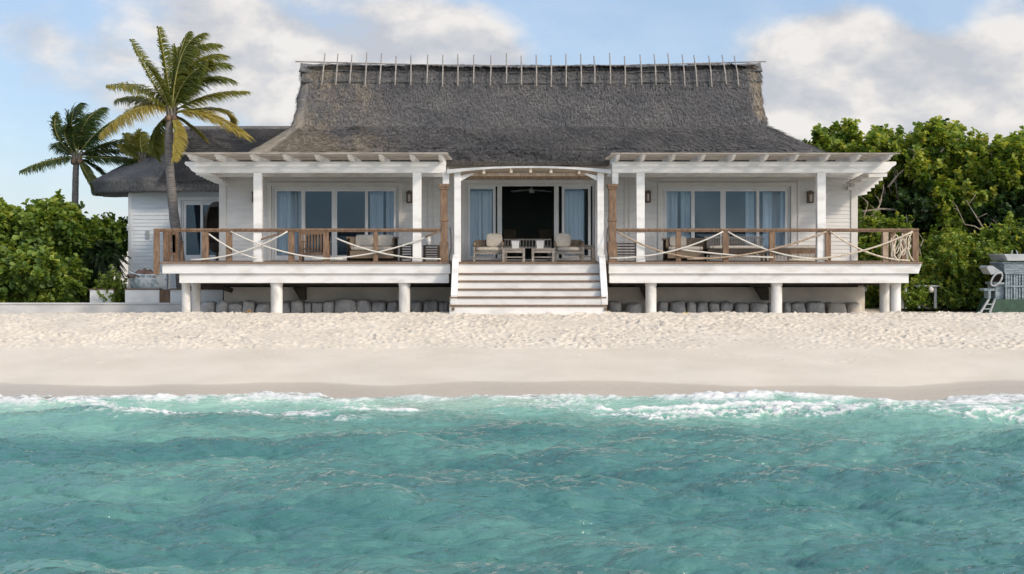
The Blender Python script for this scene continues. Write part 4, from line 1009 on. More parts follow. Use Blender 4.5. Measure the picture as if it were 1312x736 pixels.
# upturned white dinghy with brown cloth
Yb = 4.4; t = thing('rowing_boat', 'small flaking white rowing boat lying behind the planter walls', 'boat', (X(193, Yb), Yb, .6))
q = MB(); secs = []; n = 9
xa, xb = X(169, Yb), X(216, Yb)
for i in range(13):
    t_ = i / 12; x = xa + (xb - xa) * t_; wd = .12 + .42 * math.sin(math.pi * min(1, t_ * .8 + .1)) ; zt_ = Z(352.5, Yb) + .10 * (2 * t_ - 1) ** 2; zb_ = Z(369, Yb) - .25 + .15 * (1 - t_) ** 3
    secs.append([(x + (.15 * (1 - t_) * -(k_ / 8 - .0)) * 0, Yb + wd * math.cos(math.pi * k_ / 8) * 1.0, zt_ - (zt_ - zb_) * math.sin(math.pi * k_ / 8) ** .7) for k_ in range(n)])
vs = [p for s_ in secs for p in s_]; fs = [(i * n + k, i * n + k + 1, (i + 1) * n + k + 1, (i + 1) * n + k) for i in range(12) for k in range(n - 1)] + [tuple(range(n)), tuple(12 * n + k for k in range(n - 1, -1, -1))]
q.add(vs, fs); part('hull', q, 'boat', t, smooth=True)
q = MB(); 
for sy in (0, 8): q.tube([s_[sy] for s_ in secs], .03, 6)
part('gunwale', q, 'boat', t)
t = thing('brown_cloth', 'crumpled brown cloth heaped on top of the white rowing boat', 'cloth', (X(185, Yb), Yb, Z(353, Yb)))
q = MB(); n = 14; m_ = 8; vs = [(xa - .05 + (X(206, Yb) - xa) * i / (n - 1), Yb - .5 + 1.0 * j / (m_ - 1), Z(354, Yb) + .02 + .20 * math.sin(math.pi * i / (n - 1)) * math.sin(math.pi * j / (m_ - 1)) + .05 * math.sin(i * 1.9 + j * 2.3)) for i in range(n) for j in range(m_)]
q.add(vs, [(i * m_ + j, (i + 1) * m_ + j, (i + 1) * m_ + j + 1, i * m_ + j + 1) for i in range(n - 1) for j in range(m_ - 1)])
o = part('fabric', q, 'tarp', t, smooth=True); md = o.modifiers.new('s', 'SOLIDIFY'); md.thickness = .03
# log under the deck
o_ = MB(); o_.tube([P(240, 371, 2.2), P(262, 366.5, 2.2), P(282, 367, 2.2), P(298, 373, 2.2)], [.07, .09, .09, .07], 8)
o = part('driftwood_log', o_, 'darkwood', None, smooth=True, origin=tuple(P(268, 369, 2.2))); set_props(o, 'dark curved driftwood log wedged under the left end of the deck', 'log')

# ================================================================ BOULDERS
def boulder(x0, x1, y, z1, seed, mat, label, group):
    r = np.random.default_rng(seed); n = 18; m_ = 11; cx_ = (x0 + x1) / 2; hw = (x1 - x0) / 2; vs = []
    for j in range(m_):
        a_ = math.pi * j / (m_ - 1)
        for k in range(n):
            th = 2 * math.pi * k / n; d = np.array([math.sin(a_) * math.cos(th), math.sin(a_) * math.sin(th), math.cos(a_)])
            d = np.sign(d) * np.abs(d) ** (.42 + .22 * ((seed * 37) % 10) / 10)
            s_ = 1 + .42 * (float(fbm(np.array(d[0] * 1.3 + seed), np.array(d[1] * 1.3 + d[2] * 1.7), 3, seed)) - .5)
            vs.append((cx_ + d[0] * hw * s_, y + d[1] * .30 * s_, (z1 - .25) / 2 + d[2] * (z1 + .25) / 2 * s_))
    fs = [(j * n + k, j * n + (k + 1) % n, (j + 1) * n + (k + 1) % n, (j + 1) * n + k) for j in range(m_ - 1) for k in range(n)]
    q = MB(); q.add(vs, [f[::-1] for f in fs]); o = part('boulder', q, mat, None, smooth=True, origin=(cx_, y, 0))
    return set_props(o, label, 'boulder', group)
Lr = [(258, 277, 387), (277, 294, 386), (294, 312, 388), (312, 328, 386), (329, 347, 388), (363, 373, 387), (374, 390, 385), (391, 400, 387), (401, 414, 388), (415, 429, 386), (430, 457.5, 384), (458, 476.5, 384.5), (477, 495, 386), (496, 510, 387), (526.5, 541, 386), (542, 562, 385), (563, 574, 387)]
Rr = [(779, 795, 387), (801, 823, 388), (842, 856, 387), (858, 878, 386), (879, 892, 386.5), (892.5, 907, 387), (908, 921, 388), (922, 938, 387), (941, 959, 388), (960, 983, 388), (984, 988, 389), (1003, 1012, 388), (1013, 1031, 388), (1032, 1056, 387)]
ordn = ['first', 'second', 'third', 'fourth', 'fifth', 'sixth', 'seventh', 'eighth', 'ninth', 'tenth', 'eleventh', 'twelfth', 'thirteenth', 'fourteenth', 'fifteenth', 'sixteenth', 'seventeenth']
for i, (a, b, py) in enumerate(Lr): boulder(X(a, 2.4), X(b, 2.4), 2.4, Z(py, 2.1), 100 + i, 'rock', 'dark grey boulder at the foundation under the left deck, %s from the left' % ordn[i], 'boulders under the left deck')
for i, (a, b, py) in enumerate(Rr): boulder(X(a, 2.4), X(b, 2.4), 2.4, Z(py, 2.1), 200 + i, 'rock', 'dark grey boulder at the foundation under the right deck, %s from the steps' % ordn[i], 'boulders under the right deck')
boulder(X(1060, 2.5), X(1083, 2.5), 2.55, Z(388, 2.5), 260, 'plaster', 'cream-coloured stone set in the base of the right foundation, just past the grey boulders', 'pale stones at the right foundation')
boulder(X(1084, 2.5), X(1103, 2.5), 2.55, Z(387, 2.5), 261, 'plaster', 'cream-coloured stone at the outer right corner of the foundation', 'pale stones at the right foundation')

# ================================================================ VEGETATION
def leaves_mesh(pos, direc, nrm, L, W, fold=.25):
    """arrays -> (verts, faces) of folded 6-vertex leaves"""
    n = len(pos); side = np.cross(direc, nrm); side /= np.linalg.norm(side, axis=1, keepdims=True) + 1e-9
    up = np.cross(side, direc)
    L = L[:, None]; W = W[:, None]
    a = pos; tip = pos + direc * L - up * L * .12
    l1 = pos + direc * L * .28 + side * W * .42 + up * W * fold; l2 = pos + direc * L * .72 + side * W * .42 + up * W * fold * .8
    r1 = pos + direc * L * .28 - side * W * .42 + up * W * fold; r2 = pos + direc * L * .72 - side * W * .42 + up * W * fold * .8
    V = np.stack([a, r1, r2, tip, l2, l1], 1).reshape(-1, 3)
    b = (np.arange(n) * 6)[:, None]
    F_ = np.concatenate([b + np.array([[0, 1, 2, 3]]), b + np.array([[0, 3, 4, 5]])], 0)
    return V, F_
def unit(v): return v / (np.linalg.norm(v, axis=-1, keepdims=True) + 1e-9)
def leafy(name, label, cat, group, base, lumps, nros, per, leaf, mat, seed, trunk_r=.12, barkm='bark', stems=1, tintbias=0, twigs=True, spr=1.0):
    r = np.random.default_rng(seed)
    t = thing(name, label, cat, base, group)
    lumps = np.array(lumps, float); wgt = (lumps[:, 3] * lumps[:, 4] + lumps[:, 3] * lumps[:, 5] + lumps[:, 4] * lumps[:, 5]); wgt = wgt / wgt.sum()
    li = r.choice(len(lumps), nros, p=wgt); c = lumps[li, :3]; rad = lumps[li, 3:]
    d = unit(r.normal(size=(nros, 3)) + np.array([0, -.35, .35]))
    rr_ = r.uniform(.45, 1.05, (nros, 1)) ** .5
    ang = fbm(d[:, 0] * 3 + li * 7.1, d[:, 2] * 3 + d[:, 1] * 2, 3, seed)[:, None]
    p = c + d * rad * rr_ * (.62 + .75 * ang)
    keep = p[:, 2] > base[2] + .05; p, d, li = p[keep], d[keep], li[keep]; n = len(p)
    ns = int(n * .28 * spr); si = r.choice(n, ns); sp_pts = []; stem_l = []
    for s_ in si:
        if d[s_, 2] < -.15: continue
        dr_ = unit(d[s_] * .6 + np.array([0, -.1, .75]) + r.normal(0, .3, 3)); m_ = r.integers(2, 5); st_ = r.uniform(.10, .17)
        for k_ in range(1, m_ + 1): sp_pts.append((p[s_] + dr_ * st_ * k_, dr_, li[s_]))
        stem_l.append((p[s_] - dr_ * .15, p[s_] + dr_ * st_ * m_))
    if sp_pts:
        p = np.concatenate([p, np.array([a_[0] for a_ in sp_pts])]); d = np.concatenate([d, np.array([a_[1] for a_ in sp_pts])]); li = np.concatenate([li, np.array([a_[2] for a_ in sp_pts])]); n = len(p)
    axis = unit(d * .7 + np.array([0, -.1, .55]) + r.normal(0, .35, (n, 3)))
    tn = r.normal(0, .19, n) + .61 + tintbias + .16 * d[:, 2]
    P_ = np.repeat(p, per, 0); A_ = np.repeat(axis, per, 0); T_ = np.repeat(tn, per) + r.normal(0, .13, n * per)
    e1 = unit(np.cross(A_, np.array([.3, .5, .8]) + r.normal(0, .1, A_.shape))); e2 = np.cross(A_, e1)
    phi = r.uniform(0, 2 * np.pi, n * per)[:, None]; el = r.uniform(.1, 1.15, n * per)[:, None]
    dr = unit(A_ * np.cos(el) * .0 + A_ * (1 - el * .75) + (e1 * np.cos(phi) + e2 * np.sin(phi)))
    L = leaf * r.uniform(.6, 1.25, n * per); off = A_ * r.uniform(-.9, .5, (n * per, 1)) * leaf
    V, F_ = leaves_mesh(P_ + off, dr, unit(A_ + r.normal(0, .35, A_.shape)), L, L * r.uniform(.75, 1.0, n * per))
    np_mesh('leaves', V, F_, M[mat], t, attrs={'tint': np.repeat(np.clip(T_, 0, 1), 6)})
    # trunk, limbs and twigs
    q = MB(); b = np.array(base, float)
    for a_, b_ in stem_l: q.tube([a_, b_], [.011, .005], 4)
    for k, lp in enumerate(lumps):
        s0 = b + np.array([r.uniform(-.3, .3) * stems, r.uniform(-.2, .2), 0]); e = lp[:3]
        m1 = s0 + (e - s0) * np.array([.25, .3, .5]) + r.normal(0, .12, 3); m2 = s0 + (e - s0) * np.array([.6, .7, .8]) + r.normal(0, .12, 3)
        rr0 = trunk_r * (.45 + .55 * (k == 0))
        q.tube([s0 - np.array([0, 0, .2]), m1, m2, e], [rr0, rr0 * .7, rr0 * .45, rr0 * .22], 6)
        if twigs:
            sel = np.where(li == k)[0][:7]
            for s_ in sel:
                tgt = p[s_]; mid = e + (tgt - e) * .5 + r.normal(0, .06, 3); q.tube([e + (m2 - e) * r.uniform(0, .5), mid, tgt], [rr0 * .22, rr0 * .15, .008], 5)
    part('trunk', q, barkm, t, smooth=True)
    return t
def lumpset(seed, cx, cy, x0, x1, z0, z1, n, r0, r1, ydep=1.2):
    r = np.random.default_rng(seed); out = []
    for i in range(n):
        u = r.random(); x = x0 + (x1 - x0) * (i + .5) / n + r.normal(0, .2) if i < n // 2 else r.uniform(x0, x1)
        v = r.random() ** .8; f = 1 - ((x - (x0 + x1) / 2) / ((x1 - x0) / 2 + .6)) ** 2 * .35
        zc = z0 + (z1 * f + z0 * (1 - f) - z0) * (.25 + .75 * v); s = r.uniform(r0, r1)
        out.append((x, cy + r.uniform(-ydep, ydep), zc - s * .5, s, s * .9, s * .75))
    return out
gR = 'sea grape trees right of the villa'
def rtree(pxa, pxb, Y, pytop, n, label, seed, nros, leaf=.17, z0=1.2, mat='leaf', tb=0, group=gR, r0=.45, r1=.95, name='sea_grape_tree', cat='tree', twigs=True, per=9):
    x0, x1 = X(pxa, Y), X(pxb, Y); zt_ = Z(pytop, Y)
    lp = lumpset(seed, 0, Y, x0, x1, z0, zt_, n, r0, r1)
    if cat != 'tree':     # skirts of foliage down to the ground
        for k in range(6): lp.append((x0 + (x1 - x0) * (k + .5) / 6, Y - .5 + .2 * (k % 2), .18, min(.5, (x1 - x0) / 7), .35, .32))
    leafy(name, label, cat, group, ((x0 + x1) / 2, Y, .15 if cat == 'tree' else -.12), lp, nros, per, leaf, mat, seed, .16 if cat == 'tree' else .07, tintbias=tb, twigs=twigs)
rtree(1050, 1130, 9.5, 163, 36, 'tall sea grape tree rising right behind the villa roof', 301, 2600, r0=.28, r1=.62)
rtree(1115, 1195, 8.6, 168, 38, 'sea grape tree with a ragged top, second from the villa', 302, 2900, r0=.28, r1=.65)
rtree(1180, 1262, 8.0, 163, 40, 'sea grape tree with bright yellow-green tips above the white debris', 303, 3100, tb=.05, r0=.28, r1=.65)
rtree(1248, 1335, 7.6, 174, 40, 'sea grape tree behind the blue-grey beach kiosk at the right edge', 304, 3100, r0=.28, r1=.65)
rtree(1330, 1440, 7.0, 165, 14, 'sea grape tree beyond the right edge of the kiosk', 305, 1300)
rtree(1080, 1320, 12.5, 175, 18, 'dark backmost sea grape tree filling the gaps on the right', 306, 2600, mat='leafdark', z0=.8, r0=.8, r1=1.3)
gS = 'low shrubs on the sand right of the villa'
rtree(1095, 1165, 6.4, 290, 12, 'low green shrub beside the right foundation of the villa', 311, 1500, .12, .0, group=gS, name='shrub', cat='shrub', mat='leaf', tb=-.18, r0=.35, r1=.6)
rtree(1150, 1225, 5.4, 312, 13, 'low green shrub right of the deck end, around the white debris', 312, 2400, .11, -.2, group=gS, name='shrub', cat='shrub', tb=-.08, r0=.35, r1=.6)
rtree(1205, 1285, 5.0, 300, 13, 'low green shrub just left of the blue-grey kiosk', 313, 2400, .11, -.2, group=gS, name='shrub', cat='shrub', tb=-.05, r0=.35, r1=.65)
rtree(1262, 1350, 5.4, 290, 12, 'low green shrub behind the blue-grey kiosk', 314, 1500, .12, -.1, group=gS, name='shrub', cat='shrub', tb=-.12, r0=.4, r1=.65)
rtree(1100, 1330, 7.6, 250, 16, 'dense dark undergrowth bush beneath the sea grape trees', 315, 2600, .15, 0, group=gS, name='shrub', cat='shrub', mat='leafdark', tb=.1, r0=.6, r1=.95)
rtree(1150, 1275, 4.6, 372, 16, 'knee-high trailing shrub along the sand between the deck pillar and the kiosk', 316, 1800, .10, -.1, group=gS, name='shrub', cat='shrub', tb=-.12, r0=.25, r1=.42)
gL = 'sea grape bushes at the left edge'
rtree(-30, 62, 5.6, 267, 18, 'bright sea grape bush with big round leaves at the far left edge', 321, 1900, .22, .3, 'leafbright', -.12, gL, .4, .75, 'sea_grape_bush', 'bush')
rtree(30, 105, 6.2, 272, 17, 'sea grape bush with round leaves just left of the dark fan palm', 322, 1800, .2, .3, 'leafbright', -.16, gL, .4, .75, 'sea_grape_bush', 'bush')
rtree(-5, 92, 4.4, 338, 14, 'low front sea grape bush spilling towards the concrete wall', 323, 1300, .2, .25, 'leafbright', -.18, gL, .3, .5, 'sea_grape_bush', 'bush')
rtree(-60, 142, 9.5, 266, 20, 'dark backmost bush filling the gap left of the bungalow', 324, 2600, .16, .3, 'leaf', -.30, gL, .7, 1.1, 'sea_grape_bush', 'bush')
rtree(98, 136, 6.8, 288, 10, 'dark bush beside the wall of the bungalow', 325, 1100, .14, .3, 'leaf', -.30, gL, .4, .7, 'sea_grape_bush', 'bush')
rtree(147, 158, 4.2, 358, 4, 'small bright weed clump between the white planter walls', 326, 260, .09, .2, 'leafbright', -.1, gL, .2, .35, 'sea_grape_bush', 'bush')
rtree(-170, -20, 7, 240, 14, 'bush beyond the left edge of the picture', 327, 900, .22, .3, 'leafbright', 0, gL, .6, 1.0, 'sea_grape_bush', 'bush')
# bare branches in front of the right trees
bb = [([(1186, 345), (1180, 330), (1178, 318), (1183, 308)], 5.0), ([(1272, 312), (1262, 298), (1248, 290), (1236, 288), (1229, 272)], 6.0), ([(1264, 300), (1252, 280), (1241, 262)], 6.0),
      ([(1290, 312), (1284, 298), (1294, 290), (1306, 284)], 6.0), ([(1288, 300), (1280, 290), (1273, 282)], 6.0), ([(1100, 272), (1130, 268), (1160, 270), (1180, 271), (1195, 262), (1200, 252), (1196, 242)], 6.9),
      ([(1104, 330), (1110, 305), (1106, 280), (1112, 262)], 6.2), ([(1120, 330), (1116, 300), (1124, 275), (1130, 250)], 6.2), ([(1162, 340), (1160, 310), (1163, 290), (1161, 275)], 6.4), ([(1138, 240), (1150, 225), (1165, 212), (1178, 205)], 7.1), ([(1162, 215), (1170, 205), (1172, 196)], 7.1), ([(1205, 195), (1216, 183), (1226, 172)], 7.2), ([(1096, 300), (1101, 285), (1118, 276), (1128, 262)], 6.1), ([(1266, 225), (1272, 212), (1270, 198)], 6.8)]
rq = random.Random(9); t = thing('dead_branches', 'pale bare twisting branches sticking out of the trees right of the villa', 'branches', (X(1200, 6), 6, .3))
for pts, Y in bb:
    q = MB()
    n = len(pts); q.tube([P(a, b, Y + .05 * i) for i, (a, b) in enumerate(pts)], [max(.008, .045 * (1 - .75 * i / (n - 1))) for i in range(n)], 6)
    for k in range(3):
        a, b = pts[rq.randrange(1, n)]; s_ = P(a, b, Y); e = s_ + np.array([rq.uniform(-.35, .35), rq.uniform(-.2, .1), rq.uniform(.1, .4)]); q.tube([s_, (s_ + e) / 2 + np.array([.03, 0, .02]), e], [.016, .012, .006], 5)
    part('branch', q, 'twig', t, smooth=True)

# fan palm / cycad, dark, beside the bungalow
t = thing('fan_palm', 'dark spiky palm with a short brown trunk left of the bungalow wall', 'palm', (X(134, 5.2), 5.2, .3)); c = P(134, 325, 5.2)
q = MB(); q.tube([(c[0], 5.2, .2), (c[0] - .03, 5.2, 1.0), (c[0], 5.2, c[2])], [.14, .13, .12], 10); part('trunk', q, 'bark', t, smooth=True)
r = np.random.default_rng(77); pos = []; dd = []; LL = []
for k in range(70):
    a_ = r.uniform(0, 6.28); el = r.uniform(-.7, 1.3); d = np.array([math.cos(a_) * math.cos(el), math.sin(a_) * math.cos(el), math.sin(el)]); ln = r.uniform(.5, .85)
    for s_ in np.linspace(.25, 1, 14):
        b = c + d * ln * s_ + np.array([0, 0, -.35 * s_ ** 2])
        for sg in (-1, 1):
            sd = unit(np.cross(d, [0, 0, 1])) * sg; pos.append(b); dd.append(unit(sd * .7 + d * .7 + np.array([0, 0, -.25]))); LL.append(.32 * (1.1 - .6 * s_))
pos = np.array(pos); dd = np.array(dd); LL = np.array(LL); V, F_ = leaves_mesh(pos, dd, np.tile([0, -.3, 1.0], (len(pos), 1)), LL, LL * .13)
np_mesh('fronds', V, F_, M['leafdark'], t, attrs={'tint': np.repeat(np.clip(r.normal(.45, .2, len(pos)), 0, 1), 6)})

# ---- coconut palms
def palm(label, Y, trunk, crown, fronds, seed, mat, r0, r1, leafL, group):
    r = np.random.default_rng(seed); pts = [P(a, b, Y) for a, b in trunk]; c = P(*crown, Y)
    t = thing('coconut_palm', label, 'palm tree', (pts[0][0], Y, pts[0][2]), group)
    # resample trunk smoothly
    tt = np.linspace(0, len(pts) - 1, 26); A = np.array(pts); S = np.array([np.interp(tt, range(len(pts)), A[:, k]) for k in range(3)]).T
    for _ in range(3): S[1:-1] = (S[:-2] + 2 * S[1:-1] + S[2:]) / 4
    rad = np.linspace(r0, r1, 26) * (1 + .06 * (np.arange(26) % 2)); rad[0] *= 1.3
    q = MB(); q.tube(S, list(rad), 12); part('trunk', q, 'palmbark', t, smooth=True)
    q = MB()
    for k in range(9):
        a_ = 6.28 * k / 9; q.tube([c + np.array([0, 0, -.28]), c + np.array([.12 * math.cos(a_), .12 * math.sin(a_), -.05]), c + np.array([.2 * math.cos(a_), .2 * math.sin(a_), .22])], [.05, .06, .02], 6)
    part('crown_shaft', q, 'bark', t)
    for k in range(5):
        a_ = 6.28 * k / 5 + .5; cc = c + np.array([.17 * math.cos(a_), .17 * math.sin(a_), -.16]); q = MB(); vs = []; n = 10; m_ = 7
        for j in range(m_):
            b_ = math.pi * j / (m_ - 1)
            vs += [(cc[0] + .085 * math.sin(b_) * math.cos(6.283 * i / n), cc[1] + .085 * math.sin(b_) * math.sin(6.283 * i / n), cc[2] - .11 * math.cos(b_)) for i in range(n)]
        q.add(vs, [(j * n + i, j * n + (i + 1) % n, (j + 1) * n + (i + 1) % n, (j + 1) * n + i) for j in range(m_ - 1) for i in range(n)]); part('coconut', q, 'wood', t, smooth=True)
    for (kx, ky, tx_, ty_, dy, wd, tint) in fronds:
        k_ = P(kx, ky, Y + dy * .5); e = P(tx_, ty_, Y + dy); n = 46
        tp = np.linspace(0, 1, n)[:, None]; ctl = 2 * k_ - (c + e) / 2                      # passes through k_
        C = c * (1 - tp) ** 2 + ctl * 2 * tp * (1 - tp) + e * tp ** 2
        q = MB(); q.tube(C[::3], list(np.linspace(.035, .008, len(C[::3]))), 5)
        T = unit(np.gradient(C, axis=0)); sd = unit(np.cross(T, np.array([0, -.35, 1.0]))); upv = np.cross(sd, T)
        Vs = []; Fs = []; tn = []; o_ = 0
        i0 = 5
        for rep in range(5):
            for i in range(i0, n):
                s_ = (i + r.random()) / n
                for sg in (-1, 1):
                    ln = 1.22 * leafL * wd * (math.sin(math.pi * min(1, s_ * .80 + .13)) ** .7) * r.uniform(.6, 1.2) * (1 if r.random() > .1 else .4)
                    wind = np.array([.75, -.05, -.12]); g = np.array([0, 0, -.5])
                    d0 = unit(sd[i] * sg * .85 + T[i] * .75 + upv[i] * .12 + wind * .7 + r.normal(0, .09, 3)); d1 = unit(d0 + g * 1.05 + wind * .6 + r.normal(0, .08, 3)); d2 = unit(d1 + g * 1.5 + wind * .5)
                    a = C[i] + (C[min(i + 1, n - 1)] - C[i]) * r.random(); b = a + d0 * ln * .38; b2 = b + d1 * ln * .34; b3 = b2 + d2 * ln * .28
                    wv = unit(np.cross(d0, upv[i] + r.normal(0, .35, 3))) * .016
                    Vs += [a - wv * .5, a + wv * .5, b + wv, b - wv, b2 + wv * .8, b2 - wv * .8, b3 + wv * .1, b3 - wv * .1]
                    Fs += [(o_, o_ + 1, o_ + 2, o_ + 3), (o_ + 3, o_ + 2, o_ + 4, o_ + 5), (o_ + 5, o_ + 4, o_ + 6, o_ + 7)]; o_ += 8
                    tn += [np.clip(tint + .15 + r.normal(0, .12) + .12 * s_, 0, 1)] * 8
        fo_ = np_mesh('frond', np.array(Vs), np.array(Fs), M[mat], t, attrs={'tint': tn})
        part('midrib', q, 'palmrib', fo_, smooth=True)
    return t
M['palmrib'] = noisy('palm_midrib', (.20, .20, .05), (.36, .33, .10), (3, 3, 3), 3, .6)
gP = 'coconut palms left of the villa'
palm('tall coconut palm with yellow-green fronds rising in front of the bungalow roof', 5.2,
     [(236, 402), (230, 330), (222, 270), (217, 215), (216, 165), (219, 150)], (220, 146),
     [(192, 98, 168, 52, .3, .55, .40), (213, 90, 203, 36, .2, .6, .45), (232, 74, 258, 44, -.3, 1.1, .42), (236, 76, 276, 58, .5, 1.2, .40), (246, 94, 290, 84, -.6, 1.2, .35), (228, 82, 240, 44, .1, .9, .4), (240, 88, 284, 72, .0, 1.25, .45), (250, 106, 296, 104, .3, 1.1, .4), (262, 124, 314, 118, .3, .95, .55),
      (258, 146, 316, 176, -.5, 1.1, .85), (276, 140, 296, 158, .9, .8, .70), (182, 118, 137, 110, -.3, .9, .55), (178, 138, 128, 172, -.7, 1.1, .88), (176, 128, 150, 128, .9, .8, .5), (196, 172, 202, 205, .9, .7, .35),
      (226, 172, 222, 205, -.9, .6, .85), (228, 102, 226, 62, .9, .9, .4), (204, 108, 188, 84, -.9, .6, .4), (246, 104, 262, 78, -.9, 1.0, .38), (240, 160, 262, 180, .9, .7, .6)], 501, 'palmleaf', .19, .115, .62, gP)
palm('shorter wind-blown coconut palm with dark fronds behind the left bushes', 8.5,
     [(94, 400), (95, 330), (96, 270), (97, 220), (98, 208)], (99, 202),
     [(62, 206, 26, 219, 0, .8, .45), (74, 176, 72, 146, .2, .6, .4), (92, 158, 100, 134, -.3, 1.0, .35), (108, 160, 130, 140, .4, 1.1, .35), (122, 172, 150, 152, -.4, 1.1, .3), (130, 186, 172, 178, .3, 1.0, .45),
      (132, 202, 176, 206, -.4, 1.0, .4), (122, 216, 148, 240, .5, .7, .5), (110, 222, 122, 244, -.5, .6, .6), (76, 190, 76, 184, .8, .6, .4), (104, 170, 112, 150, .9, 1.0, .3), (128, 194, 160, 194, .9, .9, .35), (84, 176, 84, 160, -.8, .7, .35)], 502, 'palmdark', .14, .10, .62, gP)
palm('low coconut palm half hidden behind the tall palm and the bungalow roof', 8.0,
     [(178, 330), (180, 260), (182, 215), (183, 205)], (183, 203),
     [(168, 196, 152, 186, 0, .8, .55), (172, 190, 160, 172, .3, .8, .5), (196, 186, 210, 168, -.3, .9, .65), (200, 194, 226, 186, .3, .9, .6), (180, 186, 180, 170, .5, .8, .5), (168, 206, 158, 220, .5, .7, .45)], 503, 'palmleaf', .13, .10, .55, gP)

# ================================================================ BEACH KIOSK at the right edge
Yk = 1.9; t = thing('beach_kiosk', 'weathered blue-grey boarded beach kiosk with green skirt at the right edge', 'kiosk', (X(1310, Yk), Yk, 0))
def kx(p): return X(p, Yk)
def kz(p): return Z(p, Yk)
q = MB(); q.prism([(kx(1284.5), kz(326)), (kx(1289), kz(334.5)), (kx(1352), kz(334.5)), (kx(1357), kz(326))], 'y', Yk - .15, Yk + 1.3); part('roof', q, 'metal', t, bevel=.01)
q = MB()
for k in range(5): za = kz(349) + k * (kz(335.5) - kz(349)) / 5; q.box(kx(1286.5 - (k == 4) * 1.5), kx(1350), Yk - .02 - .012 * (k % 2), Yk + 1.2, za, za + (kz(335.5) - kz(349)) / 5 - .008)
part('upper_boards', q, 'bluegrey', t)
q = MB(); x = kx(1288)
k = 0
while x < kx(1348): q.box(x, x + .055, Yk - (.03 if k % 3 == 0 else .0), Yk + .05, kz(384), kz(349.5)); x += .085; k += 1
q.box(kx(1287), kx(1350), Yk - .045, Yk + .04, kz(368), kz(366)); q.box(kx(1287), kx(1350), Yk - .05, Yk + .04, kz(351.5), kz(349.2)); part('lattice', q, 'bluegrey', t)
q = MB(); q.box(kx(1289), kx(1349), Yk + .15, Yk + 1.15, kz(383.5), kz(350)); part('inner_wall', q, 'darkwood', t)
q = MB(); q.prism([(kx(1268), -.1), (kx(1275), kz(383.8)), (kx(1352), kz(383.8)), (kx(1352), -.1)], 'y', Yk - .1, Yk + 1.25); part('skirt', q, 'greenpanel', t)
q = MB(); q.box(kx(1277), kx(1288), Yk + .1, Yk + .8, kz(383.6), kz(365)); q.box(kx(1274), kx(1287.5), Yk + .0, Yk + .8, kz(364.8), kz(362)); q.box(kx(1262), kx(1276), Yk + .1, Yk + .5, kz(373), kz(370)); q.box(kx(1268), kx(1271), Yk + .1, Yk + .5, kz(383), kz(373)); part('side_box', q, 'bluegrey', t)
q = MB(); q.add([(kx(1264), Yk, kz(343)), (kx(1267), Yk, kz(340.5)), (kx(1272), Yk, kz(341)), (kx(1284), Yk, kz(348.5)), (kx(1285), Yk, kz(351)), (kx(1270), Yk, kz(352)), (kx(1264), Yk + .7, kz(343)), (kx(1267), Yk + .7, kz(340.5)), (kx(1272), Yk + .7, kz(341)), (kx(1284), Yk + .7, kz(348.5)), (kx(1285), Yk + .7, kz(351)), (kx(1270), Yk + .7, kz(352))],
      [(0, 5, 4, 3, 2, 1), (6, 7, 8, 9, 10, 11)] + [(i, (i + 1) % 6, (i + 1) % 6 + 6, i + 6) for i in range(6)]); part('awning_flap', q, 'metal', t)
q = MB(); cc = P(1277, 358, Yk - .1); q.tube([(cc[0] + .17 * math.cos(a_) + .05 * math.sin(a_), cc[1], cc[2] + .20 * math.sin(a_) + .06 * math.cos(a_)) for a_ in np.linspace(0, 6.2832, 22)], .028, 7); part('hose_ring', q, 'metal', t, smooth=True)
q = MB(); q.beam(P(1256, 401, Yk - .2), P(1267, 383.5, Yk - .05), .05, .05); q.beam(P(1268, 401, Yk - .2), P(1275, 383.5, Yk - .05), .05, .05); q.beam(P(1259, 396, Yk - .16), P(1270, 396, Yk - .16), .04, .03); q.beam(P(1263, 390, Yk - .11), P(1272, 390, Yk - .11), .04, .03); part('ladder', q, 'metal', t)
q = MB(); q.tube([P(1296, 326, Yk + .3), P(1297, 321, Yk + .3)], .02, 6); q.tube([P(1304, 326, Yk + .3), P(1302, 321, Yk + .3)], .02, 6); part('vent_pipe', q, 'metal', t)
# debris in the shrubs: grey plank table with white floats
t = thing('plank_table', 'grey weathered plank on short posts lying in the shrubs right of the deck', 'plank', (X(1188, 3.9), 3.9, .1))
q = MB(); q.box(X(1171, 3.9), X(1204, 3.9), 3.75, 4.05, Z(367.5, 3.9), Z(365.5, 3.9)); part('plank', q, 'metal', t)
for px in (1177, 1198): q = MB(); q.box(X(px, 3.9) - .04, X(px, 3.9) + .04, 3.85, 3.95, 0, Z(367.6, 3.9)); part('leg', q, 'metal', t)
def ball(name, c, rx, rz, mat, label, cat):
    q = MB(); vs = []; n = 14; m_ = 9
    for j in range(m_):
        b_ = math.pi * j / (m_ - 1); vs += [(c[0] + rx * math.sin(b_) * math.cos(6.283 * i / n), c[1] + rx * math.sin(b_) * math.sin(6.283 * i / n), c[2] - rz * math.cos(b_)) for i in range(n)]
    q.add(vs, [(j * n + i, j * n + (i + 1) % n, (j + 1) * n + (i + 1) % n, (j + 1) * n + i) for j in range(m_ - 1) for i in range(n)])
    o = part(name, q, mat, None, smooth=True, origin=tuple(c)); return set_props(o, label, cat)
ball('net_float', P(1193, 371.5, 3.6), .085, .10, 'rope', 'pale net float hanging under the grey plank in the shrubs', 'float')
q = MB(); q.box(X(1154.5, 3.6), X(1158, 3.6), 3.6, 3.7, 0, Z(381, 3.6)); q.box(X(1160, 3.6), X(1162, 3.6), 3.6, 3.7, 0, Z(366, 3.6))
o = part('marker_post', q, 'metal', None, origin=(X(1158, 3.6), 3.6, 0)); set_props(o, 'pair of thin grey posts right beside the outer right deck pillar', 'post')

